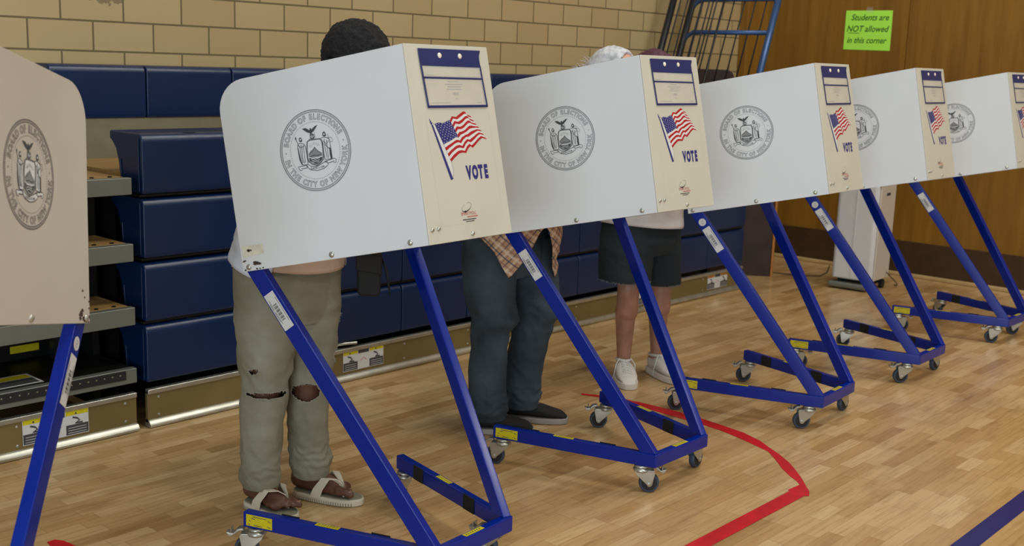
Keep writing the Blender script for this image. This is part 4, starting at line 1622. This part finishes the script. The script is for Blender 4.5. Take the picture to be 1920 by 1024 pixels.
def sandal(root, an, toe, inner):
    an, toe = Vector(an), Vector(toe)
    fd = Vector((toe.x - an.x, toe.y - an.y, 0))
    fdn = fd.normalized()
    back, ahead = .056, .014
    L = fd.length + back + ahead
    o = Vector((an.x, an.y, 0)) - fdn * back
    fr = Fr(o, fdn, Vector((-fdn.y, fdn.x, 0)))
    wf = lambda t: .050 * (.72 + .28 * math.sin(PI * .5 * min(1, t * 1.5))) * max(0, 1 - max(0, (t - .60) / .40) ** 2.5) ** .5 * max(0, 1 - max(0, (.14 - t) / .14) ** 2) ** .5
    pts = []
    m_ = 30
    for j in range(m_ + 1):
        t = j / m_
        pts.append((t * L, max(.006, wf(min(t, .995)))))
    for j in range(m_ + 1):
        t = 1 - j / m_
        pts.append((t * L, -max(.006, wf(min(t, .995)))))
    sl = loc_obj(MB().prism(pts, .001, .026, fr), 'sandal', M['sandal'], root, root, bevel=.005)
    bed = [(x * .96 + L * .02, y * .88) for x, y in pts]
    loc_obj(MB().prism(bed, .020, .0285, fr), 'footbed', M['sandalbed'], sl, root, bevel=.002)
    gr = MB()
    for j in range(3, 28):
        t = j / 30
        for sg in (-1, 1):
            y = wf(t) * sg
            gr.box(t * L - .0012, t * L + .0012, min(y - .002 * sg, y + .0014 * sg), max(y - .002 * sg, y + .0014 * sg), .002, .015, 0, fr)
    loc_obj(gr, 'tread_groove', M['sandalbed'], sl, root)['kind'] = 'stuff'
    st = MB()
    tp = L * .74
    for sg in (-1, 1):
        P = [(L * .40, .050 * sg, .022), (L * .45, .053 * sg, .055), (L * .54, .040 * sg + inner * .004, .092), (L * .63, .018 * sg + inner * .010, .090), (L * .72, .004 * sg + inner * .016, .074), (tp, inner * .018, .046)]
        ring = []
        for i, (a, b_, c) in enumerate(P):
            wd = (.020, .019, .016, .013, .009, .005)[i]
            th = .0035
            p = fr.p(a, b_, c)
            ax = fr.x * wd
            nrm = Vector((0, 0, th)) if i not in (0, 1) else fr.y * sg * th
            ring.append([p - ax, p - ax * .9 + nrm, p + ax * .9 + nrm, p + ax])
        st.loft(ring, 0, True)
    st.tube([fr.p(tp - .004, inner * .018, .056), fr.p(tp + .006, inner * .0185, .024)], .004, n=8)
    loc_obj(st, 'toe_strap', M['sandal'], sl, root, smooth='auto')


# --- first voter: faded ripped jeans, cream sandals -------------------------
p1 = person('person in ripped faded jeans and cream sandals standing behind the second booth, head bowed', (2.28, 3.03))
HR = rotx(math.radians(24), .15)
J1 = dict(pelvis=(2.27, 3.04, .90), chest=(2.30, 2.93, 1.20), neck=(2.325, 2.885, 1.40), shR=(2.17, 2.93, 1.345), shL=(2.48, 2.93, 1.345),
          elR=(2.15, 2.80, 1.10), elL=(2.50, 2.80, 1.10), wrR=(2.20, 2.60, 1.062), wrL=(2.42, 2.60, 1.062), handR=(.25, -1, .06), handL=(-.3, -1, .06),
          hpR=(2.185, 3.04, .86), hpL=(2.355, 3.04, .86), knR=(2.165, 3.01, .46), knL=(2.335, 3.00, .46), anR=(2.183, 3.075, .105), anL=(2.372, 3.045, .105),
          toeR=(2.200, 2.905, .02), toeL=(2.452, 2.862, .02), head=(2.375, 2.805, 1.518), headR=HR, sole=.026, curl=.32)
make_body(p1, M['skin_dark'], J1)


def cut1(p):
    x, y, z = p
    def ell(c, r):
        return ((x - c[0]) / r[0]) ** 2 + ((y - c[1]) / r[1]) ** 2 + ((z - c[2]) / r[2]) ** 2 < 1 + .25 * noise.noise(Vector((x, y, z)) * 60)
    return any(ell(c, r) for c, r in RIPS)


L0 = Vector((2.28, 3.03, 0)) * 0
RIPS = [((2.130, 2.93, .440), (.080, .10, .0125)), ((2.292, 2.93, .418), (.038, .10, .034)), ((2.094, 2.94, .520), (.0085, .06, .017)),
        ((2.425, 2.93, .535), (.040, .050, .032)), ((2.455, 2.935, .655), (.034, .045, .020))]
hip = [(.975, 2.275, 3.04, .15, .112, .02), (.90, 2.272, 3.035, .172, .128, .02), (.82, 2.272, 3.03, .184, .134, .02), (.74, 2.272, 3.03, .184, .130, .03), (.66, 2.268, 3.03, .172, .115, .03)]
legR = [(.84, 2.19, 3.03, .098, .125, .02), (.70, 2.182, 3.02, .100, .112, .05), (.56, 2.172, 3.01, .088, .094, .08), (.46, 2.168, 3.01, .077, .081, .09), (.30, 2.172, 3.04, .070, .073, .06), (.18, 2.178, 3.055, .064, .067, .12), (.12, 2.182, 3.06, .065, .068, .12), (.085, 2.183, 3.06, .059, .062, .02)]
legL = [(.84, 2.355, 3.03, .102, .125, .02), (.70, 2.356, 3.02, .100, .110, .06), (.56, 2.348, 3.0, .084, .090, .08), (.46, 2.338, 3.0, .074, .080, .03), (.30, 2.350, 3.02, .068, .073, .06), (.19, 2.362, 3.03, .065, .069, .13), (.13, 2.370, 3.03, .068, .071, .14), (.082, 2.372, 3.03, .059, .062, .02)]
jn = jeans(p1, hip, [legR, legL], M['jean_light'], cut=cut1, seed=2, voxel=.0045)
bm = bmesh.new()
bm.from_mesh(jn.data)
r_ = random.Random(5)
mb = MB()
for e in bm.edges:
    if e.is_boundary:
        a, b_ = e.verts[0].co, e.verts[1].co
        mb.tube([a, b_], .0015, n=5)
        for _ in range(1):
            p = a.lerp(b_, r_.random())
            d = Vector((r_.uniform(-.6, .6), r_.uniform(-.5, .1), r_.uniform(-1, .4))).normalized() * r_.uniform(.003, .009)
            mb.tube([p, p + d], .0006, n=3)
bm.free()
mb.obj('frayed_edge', M['fray'], jn)['kind'] = 'stuff'
# cuffs
for lg, nm in ((legR, 'cuff_hem'), (legL, 'cuff_hem')):
    z, cx, cy, rx, ry, _ = lg[-1]
    pts = [(cx + (rx + .0015) * math.cos(a), cy + (ry + .0015) * math.sin(a), z + .012) for a in [2 * PI * k / 36 for k in range(37)]]
    loc_obj(MB().tube(pts, .0022, n=6, caps=False), nm, M['jean_light'], jn, p1, smooth=True)
mbs = MB()
ring_loft([(1.40, 2.325, 2.89, .075, .07, 0), (1.36, 2.32, 2.90, .15, .095, .01), (1.28, 2.31, 2.92, .185, .13, .02), (1.1, 2.29, 2.96, .175, .135, .03), (.95, 2.28, 3.02, .176, .142, .03), (.84, 2.28, 3.03, .190, .148, .03)],
          n=56, seed=4, mb=mbs, hem=lambda a: .846 + .012 * math.sin(a * 2 + 1))
cloth(mbs, 'undershirt', M['beige'], p1)
mbs = MB()
ring_loft([(1.41, 2.325, 2.89, .085, .08, 0), (1.365, 2.32, 2.90, .165, .105, .01), (1.28, 2.31, 2.92, .190, .138, .03), (1.1, 2.295, 2.96, .182, .145, .04), (.95, 2.28, 3.02, .190, .155, .05), (.83, 2.275, 3.03, .200, .160, .05)],
          n=50, seed=8, mb=mbs, arc=(-.35, 3.9), hem=lambda a: .85 + .02 * math.sin(a * 3))
ov = cloth(mbs, 'overshirt', M['shirtwhite'], p1)
for s in 'RL':
    mbs = sleeve(J1['sh' + s], Vector(J1['el' + s]), .070, .056, 3)
    cloth(mbs, 'sleeve', M['shirtwhite'], ov) if False else loc_obj(mbs, 'sleeve', M['shirtwhite'], ov, p1, smooth=True)
hair_cap(J1['head'], HR, (.101, .119, .113), lambda p: p.z > (-.06 if p.y > .02 else -.035) + max(0, -p.y - .045) * 1.5 and not (abs(p.x) > .078 and p.z < -.012 and -.02 < p.y < .028), 'hair', M['hair_black'], p1, .006, 70)
for s in 'RL':
    sandal(p1, J1['an' + s], J1['toe' + s], 1 if s == 'R' else -1)
    an_, to_ = Vector(J1['an' + s]), Vector(J1['toe' + s])
    fd_ = Vector((to_.x - an_.x, to_.y - an_.y, 0))
    fn_, sd_ = fd_.normalized(), Vector((-fd_.normalized().y, fd_.normalized().x, 0))
    sgn_ = 1 if s == 'R' else -1
    for k in range(5):
        p_ = Vector((an_.x, an_.y, .048)) + fn_ * (fd_.length * .68) + sd_ * (.034 - k * .0184) * sgn_ + fn_ * (-.004 - .006 * k + (.052, .050, .044, .037, .029)[k] * .93)
        rr_ = (.0125, .0080, .0078, .0075, .0073)[k]
        Rn = Matrix((fn_, sd_, Vector((0, 0, 1)))).transposed()
        loc_obj(MB().ball(p_ + Vector((0, 0, rr_ * .80 - .002)), (rr_ * .62, rr_ * .66, rr_ * .22), rot=Rn, nu=12, nv=6), 'toenail', M['nail'], p1, p1, smooth=True)
# his bag
bg = thing('shoulder_bag', 'small black bag hanging at the left hip of the voter in ripped jeans', 'bag', (2.492, 2.868, .74))
mb = MB()
bf = Fr((0, 0, 0), (.75, -.66, 0), (0, 0, 1))
mb.prism([(-.040, .012), (-.030, 0), (.028, 0), (.038, .012), (.040, .135), (-.044, .150)], -.028, .028, bf)
mb.obj('pouch', M['bag'], bg, bevel=.01, seg=3)
MB().prism([(-.046, .09), (.042, .075), (.042, .142), (-.046, .156)], -.031, .031, bf).obj('flap', M['bag'], bg, bevel=.006)
sp_ = [Vector(q) for q in ((2.478, 2.850, .885), (2.448, 2.822, .96), (2.405, 2.808, 1.06), (2.385, 2.795, 1.18), (2.398, 2.775, 1.29), (2.430, 2.762, 1.36), (2.452, 2.785, 1.440), (2.458, 2.85, 1.475), (2.460, 2.95, 1.478), (2.455, 3.03, 1.44), (2.432, 3.085, 1.39), (2.455, 3.14, 1.24), (2.50, 3.15, 1.05), (2.535, 3.02, .93), (2.508, 2.885, .885))]
o = MB().tube(sp_, .007, n=8).obj('strap', M['bag'], bg, smooth=True)
o.data.transform(Matrix.Translation(-Vector(bg.location)))
MB().tube([(.030, -.025, .13), (.042, -.038, .09), (.048, -.045, .03), (.052, -.050, -.005)], [.004, .005, .004, .001], n=6).obj('strap_end', M['bag'], bg, smooth=True)

# --- second voter: plaid shirt, dark jeans, black shoes ----------------------
p2 = person('person with grey balding hair, plaid shirt, dark jeans and black shoes leaning over a booth', (3.47, 3.12))
HR2 = rotx(math.radians(50), .1)
J2 = dict(pelvis=(3.47, 3.13, .88), chest=(3.49, 2.93, 1.16), neck=(3.495, 2.82, 1.345), shR=(3.31, 2.88, 1.30), shL=(3.66, 2.88, 1.30),
          elR=(3.27, 2.76, 1.06), elL=(3.69, 2.76, 1.06), wrR=(3.36, 2.58, 1.066), wrL=(3.58, 2.58, 1.066), handR=(.3, -1, .06), handL=(-.3, -1, .06),
          hpR=(3.385, 3.13, .84), hpL=(3.56, 3.13, .84), knR=(3.335, 3.08, .45), knL=(3.60, 3.06, .46), anR=(3.345, 3.13, .10), anL=(3.578, 3.15, .10),
          toeR=(3.47, 2.99, .02), toeL=(3.690, 2.985, .02), shod=True, head=(3.545, 2.69, 1.482), headR=HR2, sole=.02, curl=.32)
make_body(p2, M['skin_pink'], J2)
hip = [(.96, 3.47, 3.12, .165, .125, .02), (.86, 3.465, 3.13, .19, .145, .02), (.74, 3.465, 3.13, .200, .145, .02), (.67, 3.465, 3.12, .195, .13, .02)]
legR = [(.82, 3.37, 3.12, .105, .13, .02), (.70, 3.352, 3.11, .105, .12, .03), (.58, 3.330, 3.09, .096, .104, .08), (.50, 3.345, 3.065, .090, .098, .10), (.44, 3.334, 3.085, .072, .080, .12), (.36, 3.338, 3.09, .073, .078, .07), (.25, 3.343, 3.10, .073, .078, .07), (.16, 3.346, 3.10, .074, .078, .13), (.11, 3.350, 3.10, .084, .088, .13), (.065, 3.350, 3.10, .072, .078, .05)]
legL = [(.82, 3.57, 3.12, .105, .13, .02), (.70, 3.585, 3.10, .105, .12, .03), (.58, 3.600, 3.075, .100, .107, .08), (.50, 3.605, 3.055, .096, .100, .10), (.43, 3.594, 3.08, .082, .088, .12), (.36, 3.592, 3.09, .080, .084, .07), (.25, 3.586, 3.11, .078, .084, .07), (.16, 3.58, 3.12, .080, .084, .13), (.11, 3.577, 3.12, .086, .09, .13), (.068, 3.575, 3.115, .076, .082, .05)]
jeans(p2, hip, [legR, legL], M['jean_dark'], seed=11)


def hem2(a):
    d = math.degrees(a)
    ks = [(-180, .84), (-155, .79), (-128, .685), (-112, .76), (-98, .87), (-92, .89), (-87, .87), (-66, .70), (-55, .655), (-35, .70), (-18, .80), (0, .84), (30, .84), (60, .76), (90, .70), (120, .76), (150, .84), (180, .845)]
    for (x0, y0), (x1, y1) in zip(ks, ks[1:]):
        if x0 <= d <= x1:
            return y0 + (y1 - y0) * (d - x0) / (x1 - x0)
    return .84


mbs, uvs = MB(), []
ring_loft([(1.37, 3.495, 2.83, .08, .075, 0), (1.335, 3.49, 2.85, .155, .10, .01), (1.24, 3.485, 2.89, .195, .14, .02), (1.05, 3.475, 2.99, .195, .155, .03), (.9, 3.468, 3.08, .205, .170, .03), (.64, 3.462, 3.12, .228, .180, .05)],
          n=120, step=.008, seed=14, mb=mbs, hem=hem2, uv=uvs)
pl = cloth(mbs, 'shirt', M['plaid'], p2, uvs)
for s in 'RL':
    loc_obj(sleeve(J2['sh' + s], Vector(J2['el' + s]).lerp(Vector(J2['wr' + s]), .6), .078, .05, 5), 'sleeve', M['plaid'], pl, p2, smooth=True)
bald = lambda p: p.z > -.055 + 1.1 * max(0, -p.y) and p.y > .004 + .02 * math.cos(p.x * 30)
hair_cap(J2['head'], HR2, (.085, .108, .113), bald, 'hair', M['hair_grey'], p2, .004, 50, seed=3)
mb = MB()
r_ = random.Random(9)
for k in range(30):
    a = r_.uniform(-1.2, .2)
    b0 = Vector((.07 * math.sin(a), .098 * math.cos(a) + .008, r_.uniform(-.08, -.01)))
    e = b0 + Vector((r_.uniform(-.02, .02), r_.uniform(.015, .04), r_.uniform(-.03, .02)))
    c0 = Vector(J2['head'])
    mb.tube([c0 + HR2 @ b0, c0 + HR2 @ b0.lerp(e, .5) + Vector((0, 0, .003)), c0 + HR2 @ e], [.0012, .001, .0004], n=4)
loc_obj(mb, 'hair_wisps', M['hair_grey'], p2, p2)['kind'] = 'stuff'
for s in 'RL':
    shoe(p2, J2['an' + s], J2['toe' + s], M['shoeblack'], M['solegrey'], H=.092, wid=.051, sole_h=.026, back=.060, ahead=.034)

# --- third voter: white shirt, black denim shorts, white sneakers -----------
p3 = person('person in white t-shirt, black cut-off denim shorts and white sneakers behind the third row booth', (4.54, 3.22))
HR3 = rotx(math.radians(32), .2)
J3 = dict(pelvis=(4.53, 3.22, .86), chest=(4.54, 3.18, 1.17), neck=(4.53, 3.17, 1.37), shR=(4.36, 3.17, 1.32), shL=(4.71, 3.17, 1.32),
          elR=(4.38, 2.98, 1.09), elL=(4.80, 2.97, 1.09), wrR=(4.50, 2.74, 1.035), wrL=(4.72, 2.74, 1.035), handR=(.2, -1, .05), handL=(-.2, -1, .05),
          hpR=(4.455, 3.22, .82), hpL=(4.62, 3.22, .82), knR=(4.395, 3.16, .47), knL=(4.655, 3.15, .45), anR=(4.462, 3.215, .11), anL=(4.672, 3.16, .11),
          toeR=(4.375, 3.125, .02), toeL=(4.618, 3.03, .02), shod=True, head=(4.520, 3.17, 1.492), headR=HR3, sole=.02, curl=.32)
make_body(p3, M['skin_tan'], J3)
hip = [(.93, 4.53, 3.22, .17, .13, .02), (.84, 4.53, 3.22, .195, .150, .02), (.76, 4.53, 3.215, .205, .155, .02), (.70, 4.53, 3.21, .215, .165, .02), (.64, 4.53, 3.21, .205, .15, .02)]
legR = [(.80, 4.43, 3.21, .110, .130, .02), (.66, 4.415, 3.20, .125, .135, .03), (.515, 4.405, 3.19, .120, .125, .04)]
legL = [(.80, 4.635, 3.20, .110, .130, .02), (.66, 4.645, 3.19, .122, .132, .03), (.475, 4.650, 3.17, .108, .118, .04)]
sh = jeans(p3, hip, [legR, legL], M['short_dark'], name='denim_shorts', seed=21)
fp_ = []
for lg in (legR, legL):
    z, cx, cy, rx, ry, _ = lg[-1]
    for k in range(110):
        a = 2 * PI * k / 110
        fp_.append((cx + rx * 1.0 * math.cos(a), cy + ry * 1.0 * math.sin(a), z + .006))
fringe(p3, 'frayed_hem', fp_, .014, mat('grey_green_threads', (104, 122, 120), .9), sh, 2)['kind'] = 'stuff'
mbs = MB()
ring_loft([(1.40, 4.53, 3.17, .085, .08, 0), (1.36, 4.533, 3.172, .17, .10, .01), (1.26, 4.535, 3.18, .20, .145, .02), (1.05, 4.54, 3.19, .205, .165, .03), (.9, 4.545, 3.21, .215, .18, .07), (.76, 4.54, 3.21, .228, .182, .06)],
          n=56, seed=24, mb=mbs, fold_f=16, hem=lambda a: .772 - .022 * math.cos(a))
ts = cloth(mbs, 't_shirt', M['tee'], p3)
for s in 'RL':
    loc_obj(sleeve(J3['sh' + s], Vector(J3['sh' + s]).lerp(Vector(J3['el' + s]), .8), .082, .07, 5), 'sleeve', M['tee'], ts, p3, smooth=True)
hair_cap(J3['head'], HR3, (.094, .112, .108), lambda p: p.z > -.01 + .9 * max(0, -p.y) - (.09 if p.y > .02 else 0), 'hair', M['hair_purple'], p3, .007, 26, seed=6)
for s in 'RL':
    shoe(p3, J3['an' + s], J3['toe' + s], M['shoewhite'], M['shoewhite'], H=.105, wid=.050, sole_h=.032, laces=M['white'], back=.062, ahead=.075)
